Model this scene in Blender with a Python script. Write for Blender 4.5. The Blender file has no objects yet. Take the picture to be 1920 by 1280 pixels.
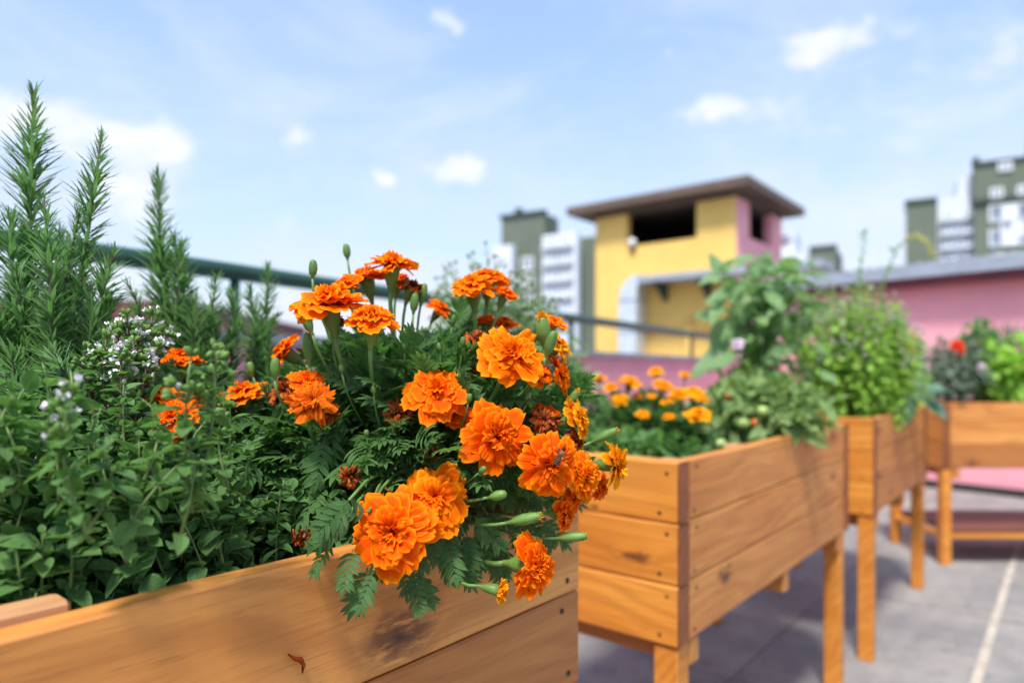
import bpy, math, random
import numpy as np
from mathutils import Vector, Matrix

scene = bpy.context.scene
COL = scene.collection
F = 1280.0
EYE = 0.957
D1 = np.array([0.634, 0.773, 0.0]); D1 /= np.linalg.norm(D1)      # along the planters, going away
D2 = np.array([-D1[1], D1[0], 0.0])                               # towards their back
UP = np.array([0., 0., 1.])


def A(px, py, Y):
    """a world point from where it shows in the photograph and its distance"""
    return np.array([(px - 960) / F * Y, Y, EYE + (695 - py) / F * Y])


def nrm(v):
    v = np.asarray(v, float)
    return v / np.maximum(np.linalg.norm(v, axis=-1, keepdims=True), 1e-9)


# ------------------------------------------------------------------ mesh helpers
class Buf:
    def __init__(self):
        self.v, self.q, self.a, self.n = [], [], [], 0

    def add(self, v, q, a=None):
        v = np.asarray(v, float).reshape(-1, 3)
        q = np.asarray(q, int).reshape(-1, 4)
        if a is None:
            a = np.zeros((len(v), 3))
        a = np.asarray(a, float)
        if a.ndim == 1:
            a = np.tile(a, (len(v), 1))
        self.v.append(v); self.q.append(q + self.n); self.a.append(a)
        self.n += len(v)
        return self

    def inst(self, tmpl, R, T, S, rnd):
        """many copies of one leaf shape in one mesh: R (k,3,3) columns = local axes"""
        tv, tq, ta = tmpl
        k, n = len(T), len(tv)
        S = np.asarray(S, float)
        if S.ndim == 1:
            S = S[:, None]
        v = np.einsum('kij,knj->kni', R, tv[None] * S[:, None, :]) + T[:, None, :]
        q = tq[None] + (np.arange(k) * n)[:, None, None]
        a = np.repeat(ta[None], k, 0).copy()
        a[:, :, 2] = np.asarray(rnd)[:, None]
        return self.add(v.reshape(-1, 3), q.reshape(-1, 4), a.reshape(-1, 3))

    def build(self, name, mat, parent=None, loc=None, smooth=True):
        v = np.concatenate(self.v); q = np.concatenate(self.q); a = np.concatenate(self.a)
        if loc is not None:
            v = v - np.asarray(loc)
        elif parent is not None:
            v = v - np.array(world_loc(parent))
        me = bpy.data.meshes.new(name)
        me.vertices.add(len(v)); me.vertices.foreach_set('co', v.astype(np.float32).ravel())
        me.loops.add(len(q) * 4); me.loops.foreach_set('vertex_index', q.astype(np.int32).ravel())
        me.polygons.add(len(q)); me.polygons.foreach_set('loop_start', np.arange(0, len(q) * 4, 4, dtype=np.int32))
        me.polygons.foreach_set('use_smooth', np.full(len(q), smooth))
        me.update(calc_edges=True)
        at = me.attributes.new('luv', 'FLOAT_VECTOR', 'POINT')
        at.data.foreach_set('vector', a.astype(np.float32).ravel())
        for m in (mat if isinstance(mat, (list, tuple)) else [mat]):
            me.materials.append(m)
        o = bpy.data.objects.new(name, me); COL.objects.link(o)
        if loc is not None:
            o.location = loc
        if parent is not None:
            o.parent = parent
        return o


def world_loc(o):
    p = Vector((0, 0, 0))
    while o is not None:
        p = p + o.location; o = o.parent
    return p


def tag(o, label, cat, group=None, kind=None):
    o['label'] = label; o['category'] = cat
    if group: o['group'] = group
    if kind: o['kind'] = kind
    return o


def thing(name, label, cat, loc, group=None):
    o = bpy.data.objects.new(name, None); COL.objects.link(o)
    o.location = loc; o.empty_display_size = 0.05
    return tag(o, label, cat, group)


def grid_quads(nu, nv):
    i = np.arange(nu * nv).reshape(nv, nu)
    return np.stack([i[:-1, :-1], i[:-1, 1:], i[1:, 1:], i[1:, :-1]], -1).reshape(-1, 4)


def tube(pts, rad, sides=7, attr=(0, 0, 0.5), cap=True):
    pts = np.asarray(pts, float); n = len(pts)
    rad = np.broadcast_to(np.asarray(rad, float), (n,)).copy()
    t = nrm(np.gradient(pts, axis=0))
    ref = np.array([0., 0., 1.]) if abs(t[0][2]) < 0.9 else np.array([1., 0., 0.])
    b = nrm(np.cross(t, ref)); c = np.cross(b, t)
    if cap:
        pts = np.concatenate([pts[:1], pts, pts[-1:]]); b = np.concatenate([b[:1], b, b[-1:]]); c = np.concatenate([c[:1], c, c[-1:]])
        rad = np.concatenate([[1e-5], rad, [1e-5]]); n += 2
    an = np.linspace(0, 2 * math.pi, sides, endpoint=False)
    v = pts[:, None] + rad[:, None, None] * (np.cos(an)[None, :, None] * b[:, None] + np.sin(an)[None, :, None] * c[:, None])
    i = np.arange(n * sides).reshape(n, sides); j = np.roll(i, -1, 1)
    q = np.stack([i[:-1], j[:-1], j[1:], i[1:]], -1).reshape(-1, 4)
    a = np.tile(np.array(attr, float), (n * sides, 1))
    a[:, 1] = np.repeat(np.linspace(0, 1, n), sides)
    return v.reshape(-1, 3), q, a


def bez(p0, p1, p2, n=9):
    t = np.linspace(0, 1, n)[:, None]
    return (1 - t) ** 2 * p0 + 2 * t * (1 - t) * p1 + t * t * p2


def frames(X, Z):
    X = nrm(X); Z = Z - (Z * X).sum(-1, keepdims=True) * X
    Z = nrm(Z); Y = np.cross(Z, X)
    return np.stack([X, Y, Z], -1)


def box_vq(lo, hi):
    x0, y0, z0 = lo; x1, y1, z1 = hi
    v = np.array([[x0, y0, z0], [x1, y0, z0], [x1, y1, z0], [x0, y1, z0], [x0, y0, z1], [x1, y0, z1], [x1, y1, z1], [x0, y1, z1]], float)
    q = [[0, 3, 2, 1], [4, 5, 6, 7], [0, 1, 5, 4], [1, 2, 6, 5], [2, 3, 7, 6], [3, 0, 4, 7]]
    return v, np.array(q)


def frame_box(b, org, ax, ay, lo, hi, attr=None):
    """a box in a frame: origin, x axis, y axis, world up"""
    v, q = box_vq(lo, hi)
    w = np.asarray(org) + v[:, :1] * ax + v[:, 1:2] * ay + v[:, 2:3] * UP
    return b.add(w, q, attr)


def lathe(prof, axis, org, sides=14, ribs=0, ribamp=0.0, attr=(0, 0, .5)):
    prof = np.asarray(prof, float)
    axis = nrm(axis); ref = UP if abs(axis[2]) < .9 else np.array([1., 0, 0])
    b = nrm(np.cross(axis, ref)); c = np.cross(axis, b)
    an = np.linspace(0, 2 * math.pi, sides, endpoint=False)
    rr = prof[:, 1][:, None] * (1 + ribamp * np.cos(ribs * an)[None])
    v = np.asarray(org) + prof[:, 0][:, None, None] * axis + rr[..., None] * (np.cos(an)[None, :, None] * b + np.sin(an)[None, :, None] * c)
    n = len(prof); i = np.arange(n * sides).reshape(n, sides); j = np.roll(i, -1, 1)
    q = np.stack([i[:-1], j[:-1], j[1:], i[1:]], -1).reshape(-1, 4)
    a = np.tile(np.array(attr, float), (n * sides, 1)); a[:, 1] = np.repeat(np.linspace(0, 1, n), sides)
    a[:, 0] = np.tile(np.cos(ribs * an), n)
    return v.reshape(-1, 3), q, a


# ------------------------------------------------------------------ materials
class NT:
    def __init__(self, tree):
        self.t = tree; self.n = tree.nodes; self.l = tree.links

    def node(self, typ, **kw):
        nd = self.n.new(typ)
        for k, v in kw.items(): setattr(nd, k, v)
        return nd

    def put(self, sock, v):
        if hasattr(v, 'is_output'): self.l.new(v, sock)
        elif v is not None: sock.default_value = v

    def math(self, op, a, b=None, c=None, clamp=False):
        m = self.node('ShaderNodeMath', operation=op, use_clamp=clamp)
        for i, x in enumerate((a, b, c)):
            if x is not None: self.put(m.inputs[i], x)
        return m.outputs[0]

    def mix(self, f, a, b, mode='MIX'):
        m = self.node('ShaderNodeMix', data_type='RGBA', blend_type=mode)
        self.put(m.inputs[0], f)
        for i, x in ((6, a), (7, b)):
            self.put(m.inputs[i], x if hasattr(x, 'is_output') else (*x[:3], 1.0))
        return m.outputs[2]

    def noise(self, vec, scale, detail=3.0, rough=.5, dist=0.0):
        m = self.node('ShaderNodeTexNoise')
        if vec is not None: self.l.new(vec, m.inputs['Vector'])
        m.inputs['Scale'].default_value = scale; m.inputs['Detail'].default_value = detail
        m.inputs['Roughness'].default_value = rough; m.inputs['Distortion'].default_value = dist
        return m.outputs[0]

    def mapping(self, vec, scale=(1, 1, 1), loc=(0, 0, 0)):
        m = self.node('ShaderNodeMapping'); self.l.new(vec, m.inputs[0])
        self.put(m.inputs['Scale'], scale); self.put(m.inputs['Location'], loc)
        return m.outputs[0]

    def smooth(self, x, lo, hi):
        m = self.node('ShaderNodeMapRange', interpolation_type='SMOOTHSTEP')
        self.put(m.inputs[0], x); self.put(m.inputs[1], lo); self.put(m.inputs[2], hi)
        return m.outputs[0]

    def xyz(self, vec):
        m = self.node('ShaderNodeSeparateXYZ'); self.l.new(vec, m.inputs[0]); return m.outputs

    def bump(self, h, strength=.3, dist=.01):
        m = self.node('ShaderNodeBump'); m.inputs['Strength'].default_value = strength; m.inputs['Distance'].default_value = dist
        self.l.new(h, m.inputs['Height']); return m.outputs[0]


def material(name):
    m = bpy.data.materials.new(name); m.use_nodes = True
    t = NT(m.node_tree); t.n.clear()
    out = t.node('ShaderNodeOutputMaterial')
    return m, t, out


def principled(t, col, rough=.5, normal=None, spec=.5, coat=0.0, sheen=0.0, metal=0.0):
    p = t.node('ShaderNodeBsdfPrincipled')
    t.put(p.inputs['Base Color'], col if hasattr(col, 'is_output') else (*col[:3], 1))
    t.put(p.inputs['Roughness'], rough)
    p.inputs['Specular IOR Level'].default_value = spec
    p.inputs['Coat Weight'].default_value = coat; p.inputs['Coat Roughness'].default_value = .25
    p.inputs['Metallic'].default_value = metal
    if sheen:
        p.inputs['Sheen Weight'].default_value = sheen
    if normal is not None: t.l.new(normal, p.inputs['Normal'])
    return p


def leafy(name, dark, light, young=None, under=None, rough=.5, trans=.25, vein=0.0, edge=0.0, spec=.4, sheen=0.0):
    """leaf or petal: luv = (across, along, random per leaf)"""
    m, t, out = material(name)
    at = t.node('ShaderNodeAttribute', attribute_name='luv')
    u, v, r = t.xyz(at.outputs['Vector'])
    au = t.math('ABSOLUTE', u)
    col = t.mix(r, dark, light)
    if young is not None:
        col = t.mix(t.smooth(r, .8, 1.0), col, young)
    tc = t.node('ShaderNodeTexCoord')
    nz = t.noise(tc.outputs['Object'], 90, 2)
    col = t.mix(t.math('MULTIPLY', t.smooth(nz, .35, .75), .35), col, tuple(min(1, c * 1.7 + .004) for c in light[:3]))
    normal = None
    if vein:
        mid = t.math('SUBTRACT', 1.0, t.smooth(au, 0.0, .09))
        side = t.math('SINE', t.math('MULTIPLY', t.math('SUBTRACT', v, t.math('MULTIPLY', au, .35)), 34.0))
        side = t.smooth(side, .55, 1.0)
        vv = t.math('MAXIMUM', mid, t.math('MULTIPLY', side, .55))
        col = t.mix(t.math('MULTIPLY', vv, vein), col, tuple(min(1, c * 2.0 + .015) for c in light[:3]))
        normal = t.bump(t.math('SUBTRACT', 1.0, vv), .8, .0010)
    if edge:
        e = t.smooth(au, .78, 1.0)
        col = t.mix(t.math('MULTIPLY', e, edge), col, tuple(min(1, c * 2.4 + .02) for c in light[:3]))
    if under is not None:
        g = t.node('ShaderNodeNewGeometry')
        col = t.mix(t.math('MULTIPLY', g.outputs['Backfacing'], .7), col, under)
    p = principled(t, col, rough, normal, spec, sheen=sheen)
    tr = t.node('ShaderNodeBsdfTranslucent')
    tcol = t.mix(.35, col, tuple(min(1, c * 2.2) for c in light[:3]))
    t.l.new(tcol, tr.inputs['Color'])
    ms = t.node('ShaderNodeMixShader'); ms.inputs[0].default_value = trans
    t.l.new(p.outputs[0], ms.inputs[1]); t.l.new(tr.outputs[0], ms.inputs[2]); t.l.new(ms.outputs[0], out.inputs[0])
    return m


def petal_mat(name, deep, mid, rim, trans=.3, dry=0.0):
    m, t, out = material(name)
    at = t.node('ShaderNodeAttribute', attribute_name='luv')
    u, v, r = t.xyz(at.outputs['Vector'])
    au = t.math('ABSOLUTE', u)
    col = t.mix(t.smooth(v, .1, .75), deep, mid)
    e = t.math('MAXIMUM', t.smooth(v, .78, 1.0), t.math('MULTIPLY', t.smooth(au, .72, 1.0), t.smooth(v, .3, .7)))
    col = t.mix(t.math('MULTIPLY', e, .85), col, rim)
    col = t.mix(t.math('MULTIPLY', t.smooth(r, .45, 1.0), .45), col, rim)
    tc = t.node('ShaderNodeTexCoord')
    streak = t.noise(at.outputs['Vector'], 9, 2)
    streak = t.math('SINE', t.math('MULTIPLY', u, 22.0))
    nz = t.noise(tc.outputs['Object'], 260 if not dry else 140, 3)
    if dry:
        col = t.mix(t.smooth(nz, .42, .68), col, tuple(c * .25 for c in deep))
    h = t.math('ADD', t.math('MULTIPLY', streak, .3), t.math('MULTIPLY', nz, .8))
    p = principled(t, col, .6, t.bump(h, .35, .0008), .05)
    tr = t.node('ShaderNodeBsdfTranslucent'); t.l.new(col, tr.inputs['Color'])
    ms = t.node('ShaderNodeMixShader'); ms.inputs[0].default_value = trans
    t.l.new(p.outputs[0], ms.inputs[1]); t.l.new(tr.outputs[0], ms.inputs[2]); t.l.new(ms.outputs[0], out.inputs[0])
    return m


def wood_mat(name, c_dark, c_mid, c_light, red=(.30, .10, .028), knots=True):
    m, t, out = material(name)
    tc = t.node('ShaderNodeTexCoord'); ob = tc.outputs['Object']
    oi = t.node('ShaderNodeObjectInfo'); rnd = oi.outputs['Random']
    off = t.node('ShaderNodeCombineXYZ')
    t.l.new(t.math('MULTIPLY', rnd, 37.0), off.inputs[0]); t.l.new(t.math('MULTIPLY', rnd, 17.0), off.inputs[2])
    add = t.node('ShaderNodeVectorMath', operation='ADD'); t.l.new(ob, add.inputs[0]); t.l.new(off.outputs[0], add.inputs[1])
    vec = add.outputs[0]
    x, y, z = t.xyz(ob)
    if knots:
        ka = t.node('ShaderNodeAttribute', attribute_type='OBJECT', attribute_name='knot')
        kx, kz, ks = t.xyz(ka.outputs['Vector'])
        wob = t.math('MULTIPLY', t.math('SUBTRACT', t.noise(vec, 26, 3), .5), .05)
        dx = t.math('DIVIDE', t.math('SUBTRACT', x, kx), t.math('MULTIPLY', ks, 2.2))
        dz = t.math('DIVIDE', t.math('ADD', t.math('SUBTRACT', z, kz), wob), ks)
        d2 = t.math('ADD', t.math('MULTIPLY', dx, dx), t.math('MULTIPLY', dz, dz))
        kn = t.math('EXPONENT', t.math('MULTIPLY', d2, -1.0))
        kc = t.math('EXPONENT', t.math('MULTIPLY', d2, -14.0))
    warp = t.noise(t.mapping(vec, (1.6, 7, 7)), 1.0, 2)
    band = t.math('ADD', t.math('MULTIPLY', z, 22.0), t.math('MULTIPLY', warp, 7.0))
    band = t.math('ADD', band, t.math('MULTIPLY', y, 30.0))
    if knots: band = t.math('ADD', band, t.math('MULTIPLY', kn, 1.6))
    ring = t.math('MULTIPLY_ADD', t.math('SINE', t.math('MULTIPLY', band, 6.283)), .5, .5)
    fib = t.noise(t.mapping(vec, (5, 90, 130)), 1.0, 4, .6)
    fine = t.noise(t.mapping(vec, (16, 260, 420)), 1.0, 3, .6)
    blot = t.noise(t.mapping(vec, (2.5, 6, 9)), 1.0, 3)
    col = t.mix(t.smooth(blot, .32, .7), c_mid, c_light)
    col = t.mix(t.math('MULTIPLY', t.smooth(ring, .3, 1.0), .32), col, c_dark)
    col = t.mix(t.math('MULTIPLY', t.smooth(fib, .45, .75), .38), col, c_dark)
    col = t.mix(t.math('MULTIPLY', t.smooth(fine, .55, .75), .35), col, tuple(c * .45 for c in c_dark))
    tint = t.math('FRACT', t.math('MULTIPLY', rnd, 7.31))
    ra = t.node('ShaderNodeAttribute', attribute_type='OBJECT', attribute_name='redness')
    col = t.mix(t.math('MULTIPLY_ADD', tint, .12, ra.outputs['Fac']), col, red)
    if knots:
        patch = t.noise(t.mapping(vec, (24, 120, 120)), 1.0, 5, .65)
        k1 = t.math('MULTIPLY', t.smooth(kn, .1, .8), t.smooth(patch, .36, .54))
        col = t.mix(t.math('MULTIPLY', k1, .85), col, (.13, .040, .013))
        col = t.mix(t.math('MULTIPLY', kc, .85), col, (.03, .012, .008))
    pore = t.noise(t.mapping(vec, (30, 300, 520)), 1.0, 2)
    col = t.mix(t.math('MULTIPLY', t.smooth(pore, .62, .75), .22), col, tuple(c * .35 for c in c_dark))
    speck = t.noise(t.mapping(vec, (22, 60, 70)), 1.0, 2)
    col = t.mix(t.math('MULTIPLY', t.smooth(speck, .75, .82), .35), col, tuple(c * .3 for c in c_dark))
    h = t.math('ADD', t.math('MULTIPLY', fib, .6), t.math('MULTIPLY', fine, .5))
    p = principled(t, col, t.math('MULTIPLY_ADD', fib, .25, .36), t.bump(h, .22, .0012), .4)
    t.l.new(p.outputs[0], out.inputs[0])
    return m


def plain(name, col, rough=.6, var=.2, scale=6.0, bump=0.0, spec=.4, metal=0.0, coat=0.0, stretch=(1, 1, 1), dirt=None):
    m, t, out = material(name)
    tc = t.node('ShaderNodeTexCoord'); vec = t.mapping(tc.outputs['Object'], stretch)
    n = t.noise(vec, scale, 5, .6)
    c = t.mix(t.smooth(n, .3, .7), tuple(x * (1 - var) for x in col), tuple(min(1, x * (1 + var)) for x in col))
    if dirt:
        n2 = t.noise(t.mapping(tc.outputs['Object'], (1.3, 1.3, .35)), scale * 1.7, 6, .65)
        c = t.mix(t.math('MULTIPLY', t.smooth(n2, .55, .75), .5), c, dirt)
    nb = t.noise(vec, scale * 9, 4)
    p = principled(t, c, rough, t.bump(nb, bump, .004) if bump else None, spec, coat, metal=metal)
    t.l.new(p.outputs[0], out.inputs[0])
    return m


M = {}
M['wood'] = wood_mat('varnished_wood', (.30, .088, .014), (.58, .215, .044), (.72, .315, .078))
M['wood_gold'] = wood_mat('golden_wood', (.33, .098, .012), (.61, .212, .026), (.72, .295, .048))
M['wood_end'] = wood_mat('end_grain', (.09, .026, .008), (.21, .062, .017), (.28, .09, .026))
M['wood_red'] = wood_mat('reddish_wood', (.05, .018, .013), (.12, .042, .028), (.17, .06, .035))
M['wood_grey'] = wood_mat('bare_wood', (.30, .13, .05), (.54, .27, .12), (.66, .38, .20))
M['screw'] = plain('black_screw', (.012, .011, .012), .45, .3, 200)
M['soil'] = plain('potting_soil', (.018, .012, .008), .95, .6, 60, .8)
M['marigold_leaf'] = leafy('marigold_leaf', (.038, .108, .024), (.098, .235, .046), young=(.20, .41, .055), under=(.10, .20, .07), rough=.5, trans=.38, vein=.25, spec=.22)
M['oregano_leaf'] = leafy('oregano_leaf', (.036, .108, .020), (.115, .245, .048), young=(.24, .43, .065), under=(.11, .23, .075), rough=.55, trans=.36, vein=.6, edge=.8, spec=.2, sheen=.05)
M['rosemary_leaf'] = leafy('rosemary_leaf', (.050, .135, .034), (.15, .31, .085), young=(.25, .46, .10), under=(.14, .24, .11), rough=.5, trans=.35, edge=.2, spec=.25)
M['rosemary_stem'] = plain('rosemary_stem', (.12, .10, .05), .8, .3, 60)
M['green_stem'] = plain('green_stem', (.10, .20, .045), .5, .3, 40)
M['olive_stem'] = plain('olive_stem', (.13, .19, .055), .55, .3, 40)
M['purple_stem'] = plain('purple_stem', (.14, .07, .06), .6, .3, 40)
M['calyx'] = leafy('calyx_green', (.075, .155, .028), (.15, .24, .05), rough=.45, trans=.1)
M['bud'] = leafy('bud_green', (.060, .150, .026), (.14, .25, .050), rough=.5, trans=.15)
M['petal'] = petal_mat('orange_petal', (.60, .026, .001), (.90, .100, .001), (.97, .255, .003))
M['petal_pale'] = petal_mat('amber_petal', (.66, .040, .001), (.92, .145, .001), (.97, .32, .005))
M['petal_yellow'] = petal_mat('yellow_orange_petal', (.78, .12, .001), (.94, .31, .003), (.98, .52, .012))
M['petal_half'] = petal_mat('fading_petal', (.45, .04, .004), (.75, .125, .006), (.88, .26, .012), dry=.0)
M['petal_dry'] = petal_mat('dried_petal', (.22, .032, .008), (.44, .085, .017), (.55, .15, .035), trans=.12, dry=1.0)
M['white_petal'] = plain('white_petal', (.74, .69, .73), .6, .08, 80)
M['pink_petal'] = plain('pale_lilac_petal', (.65, .50, .62), .6, .1, 60)
M['red_petal'] = petal_mat('red_petal', (.5, .01, .006), (.75, .03, .012), (.85, .08, .03))
M['brown_dry'] = plain('dry_brown', (.22, .12, .06), .8, .4, 60)
M['dry_beige'] = plain('dry_beige', (.42, .30, .18), .8, .3, 90, .4)
M['basil_leaf'] = leafy('basil_leaf', (.17, .37, .035), (.33, .58, .075), young=(.50, .66, .17), rough=.45, trans=.4, vein=.15, spec=.5)
M['tomato_leaf'] = leafy('tomato_leaf', (.11, .21, .045), (.22, .34, .08), young=(.38, .44, .11), under=(.22, .32, .12), rough=.6, trans=.38, vein=.2)
M['eggplant_leaf'] = leafy('eggplant_leaf', (.08, .21, .045), (.18, .34, .075), young=(.40, .46, .10), under=(.2, .32, .15), rough=.5, trans=.38, vein=.25)
M['pale_leaf'] = leafy('pale_leaf', (.14, .29, .08), (.28, .45, .16), young=(.42, .56, .28), rough=.5, trans=.3)
M['grey_leaf'] = leafy('grey_green_leaf', (.10, .15, .095), (.19, .25, .17), rough=.6, trans=.2)
M['broad_leaf'] = leafy('broad_leaf', (.030, .095, .055), (.055, .15, .075), under=(.12, .22, .14), rough=.35, trans=.15, vein=.3, spec=.6)
M['tomato_green'] = plain('green_tomato', (.30, .42, .12), .3, .12, 30, spec=.5)
M['tomato_red'] = plain('orange_tomato', (.72, .17, .05), .3, .15, 30, spec=.5)
M['rail'] = plain('green_paint', (.014, .062, .040), .38, .15, 14, coat=.2)
M['pink'] = plain('pink_plaster', (.88, .385, .44), .8, .06, 1.6, .25, dirt=(.76, .31, .36))
M['pink_dark'] = plain('deep_pink_plaster', (.78, .33, .40), .8, .08, 2.5, .25, dirt=(.64, .26, .32))
M['yellow'] = plain('yellow_plaster', (.80, .52, .145), .8, .07, 1.2, .2, dirt=(.64, .40, .11))
M['cap'] = plain('blue_grey_cap', (.25, .29, .35), .5, .15, 8)
M['maroon'] = plain('maroon_roof_and_eave_shade', (.16, .035, .045), .6, .2, 4)
M['roof_brown'] = plain('brown_roof', (.125, .085, .066), .7, .15, 4)
M['dark_inside'] = plain('interior_shade', (.03, .026, .024), .9, .3, 3)  # near-black puts the shade inside the tower openings into the colour
M['silver'] = plain('galvanised_sheet', (.62, .68, .76), .38, .12, 9, .1, metal=.35)
M['roof_metal'] = plain('grey_metal_roof', (.36, .40, .46), .45, .14, 7, .15, metal=.3, stretch=(1, 1, 3), dirt=(.25, .26, .29))
M['apt_green'] = plain('green_render', (.14, .165, .125), .85, .12, .12, 0, dirt=(.10, .13, .09))  # green lightened so the colour itself carries distance haze
M['apt_white'] = plain('white_render', (.62, .65, .72), .85, .08, .15, 0, dirt=(.45, .47, .52))
M['apt_trim'] = plain('dark_parapet', (.05, .07, .06), .8, .2, .3)
M['window_frame'] = plain('white_window_frame', (.75, .77, .80), .5, .06, 2)
M['window_glass'] = plain('window_glass', (.22, .25, .32), .12, .25, .6, spec=.8)
M['white_lamp'] = plain('white_lamp_cover', (.85, .86, .88), .35, .03, 20)
M['black'] = plain('black_rubber', (.012, .012, .014), .6, .3, 20)
M['bee_dark'] = plain('bee_dark', (.03, .014, .008), .7, .3, 500, spec=.15)
M['bee_tan'] = plain('bee_tan', (.17, .085, .035), .8, .3, 500)


def wing_mat():
    m, t, out = material('bee_wing')
    p = principled(t, (.10, .06, .035), .5, None, .2)
    p.inputs['Alpha'].default_value = .3
    t.l.new(p.outputs[0], out.inputs[0]); return m
M['wing'] = wing_mat()


def floor_mat():
    m, t, out = material('slate_tiles')
    tc = t.node('ShaderNodeTexCoord'); g = t.node('ShaderNodeMapping')
    t.l.new(tc.outputs['Object'], g.inputs[0]); g.inputs['Rotation'].default_value = (0, 0, -math.atan2(D1[1], D1[0]))
    vec = g.outputs[0]
    n1 = t.noise(vec, 2.6, 6, .68); n2 = t.noise(vec, 11, 6, .7); n3 = t.noise(vec, 160, 3)
    col = t.mix(t.smooth(n1, .3, .7), (.19, .188, .185), (.33, .31, .28))
    col = t.mix(t.math('MULTIPLY', t.smooth(n2, .48, .68), .6), col, (.155, .150, .150))
    col = t.mix(t.math('MULTIPLY', t.smooth(n3, .5, .75), .35), col, (.46, .44, .42))
    br = t.node('ShaderNodeTexBrick'); t.l.new(t.mapping(vec, (1, 1, 1), (.23, .11, 0)), br.inputs['Vector'])
    br.offset = 0.0; br.inputs['Scale'].default_value = 1.0; br.inputs['Mortar Size'].default_value = .004
    br.inputs['Brick Width'].default_value = 1.15; br.inputs['Row Height'].default_value = .93; br.inputs['Bias'].default_value = 0
    br.inputs['Color1'].default_value = (.9, .9, .93, 1); br.inputs['Color2'].default_value = (1.08, 1.05, 1.02, 1); br.inputs['Mortar'].default_value = (.45, .43, .42, 1)
    col = t.mix(1.0, col, br.outputs['Color'], 'MULTIPLY')
    p = principled(t, col, .75, t.bump(t.math('ADD', n2, t.math('MULTIPLY', n3, .4)), .35, .006), .35)
    t.l.new(p.outputs[0], out.inputs[0]); return m
M['floor'] = floor_mat()
M['strip'] = plain('pale_joint_strip', (.44, .39, .33), .8, .2, 9, .2, dirt=(.28, .26, .24))
M['city'] = plain('city_ground', (.16, .17, .14), .9, .3, .02)

# ------------------------------------------------------------------ leaf shapes (x along, y across, z normal)
def oval_leaf(wr=.62, nu=5, nv=8, fold=.25, droop=.25, tip=1.0, wave=0.0, stalk=.08):
    v = np.linspace(0, 1, nv)[:, None]; u = np.linspace(-1, 1, nu)[None]
    w = wr * .5 * np.sin(math.pi * np.clip(v, 0, 1) ** .8) ** .75 * (1 - .12 * v) + .012
    w[-1] *= .3
    x = (stalk + (1 - stalk) * v) * np.ones_like(u)
    y = u * w
    z = fold * np.abs(u) ** 1.3 * w - droop * v ** 2 + wave * np.sin(v * 9 + u) * np.abs(u) * w
    return np.stack([x, y * np.ones_like(v), z], -1).reshape(-1, 3), grid_quads(nu, nv), np.stack([u * np.ones_like(v), v * np.ones_like(u), 0 * u * v], -1).reshape(-1, 3)


def needle_leaf():
    v = np.linspace(0, 1, 5)[:, None]; u = np.linspace(-1, 1, 3)[None]
    w = .5 * np.array([.06, .092, .10, .08, .02])[:, None]
    x = v + 0 * u; y = u * w; z = -.35 * np.abs(u) * w - .10 * v ** 2 + 0 * u
    return np.stack([x, y, z], -1).reshape(-1, 3), grid_quads(3, 5), np.stack([u + 0 * v, v + 0 * u, 0 * u * v], -1).reshape(-1, 3)


def marigold_leaf(seed):
    r = np.random.default_rng(seed)
    b = Buf(); n = 6
    px = np.linspace(0, .80, 7)
    bend = -.22 * px ** 2 * r.uniform(.3, 1.6)
    b.add(*tube(np.stack([px, 0 * px, bend], -1), np.linspace(.012, .006, 7), 4, (0, 0, 0)))
    def leaflet(org, ang, L, lift):
        nv = 11
        v = np.linspace(0, 1, nv)[:, None]; u = np.linspace(-1, 1, 3)[None]
        w = .5 * .27 * L * np.sin(math.pi * v ** .75) ** .8 * (1 + .20 * (np.arange(nv) % 2)[:, None]) + .004
        w[-1] *= .2
        x = v * L + 0 * u - .06 * L * np.abs(u) * (np.arange(nv) % 2)[:, None]
        y = u * w; z = .35 * np.abs(u) * w - lift * v ** 2 * L + 0 * u
        p = np.stack([x, y, z], -1).reshape(-1, 3)
        c, s = math.cos(ang), math.sin(ang)
        p = p @ np.array([[c, s, 0], [-s, c, 0], [0, 0, 1.]]) + org
        b.add(p, grid_quads(3, nv), np.stack([u + 0 * v, v + 0 * u, 0 * u * v], -1).reshape(-1, 3))
    for i in range(n):
        f = .14 + .66 * i / (n - 1)
        L = (.30 + .10 * math.sin(math.pi * (i + .6) / n)) * r.uniform(.85, 1.1)
        z = np.interp(f, px, bend)
        for s in (-1, 1):
            leaflet(np.array([f + r.uniform(-.015, .015), 0, z]), s * math.radians(58 - 4 * i + r.uniform(-8, 8)), L, r.uniform(0, .45))
    leaflet(np.array([.79, 0, bend[-1]]), r.uniform(-.15, .15), .36, .3)
    return np.concatenate(b.v), np.concatenate(b.q), np.concatenate(b.a)


OVAL = [oval_leaf(.66, 5, 8, .25, .12), oval_leaf(.60, 5, 8, .40, .28), oval_leaf(.70, 5, 8, .15, .40)]
NEEDLE = needle_leaf()
MLEAF = [marigold_leaf(i) for i in range(6)]
LANCE = [oval_leaf(.30, 5, 8, .3, .2), oval_leaf(.36, 5, 8, .3, .45)]
CRUMP = [oval_leaf(.55, 5, 9, .3, .35, wave=.7), oval_leaf(.5, 5, 9, .5, .6, wave=1.0)]
BROAD = [oval_leaf(.52, 7, 12, .25, .35, wave=.25), oval_leaf(.62, 7, 12, .2, .55, wave=.3)]


def put(buf, tmpls, X, Z, T, S, rnd, rng):
    X, Z, T, S, rnd = map(np.asarray, (X, Z, T, S, rnd))
    R = frames(X, Z); k = rng.integers(0, len(tmpls), len(T))
    for i, tm in enumerate(tmpls):
        s = k == i
        if s.any(): buf.inst(tm, R[s], T[s], S[s], rnd[s])


# ------------------------------------------------------------------ the setting
def structure(o):
    o['kind'] = 'structure'; return o

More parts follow.
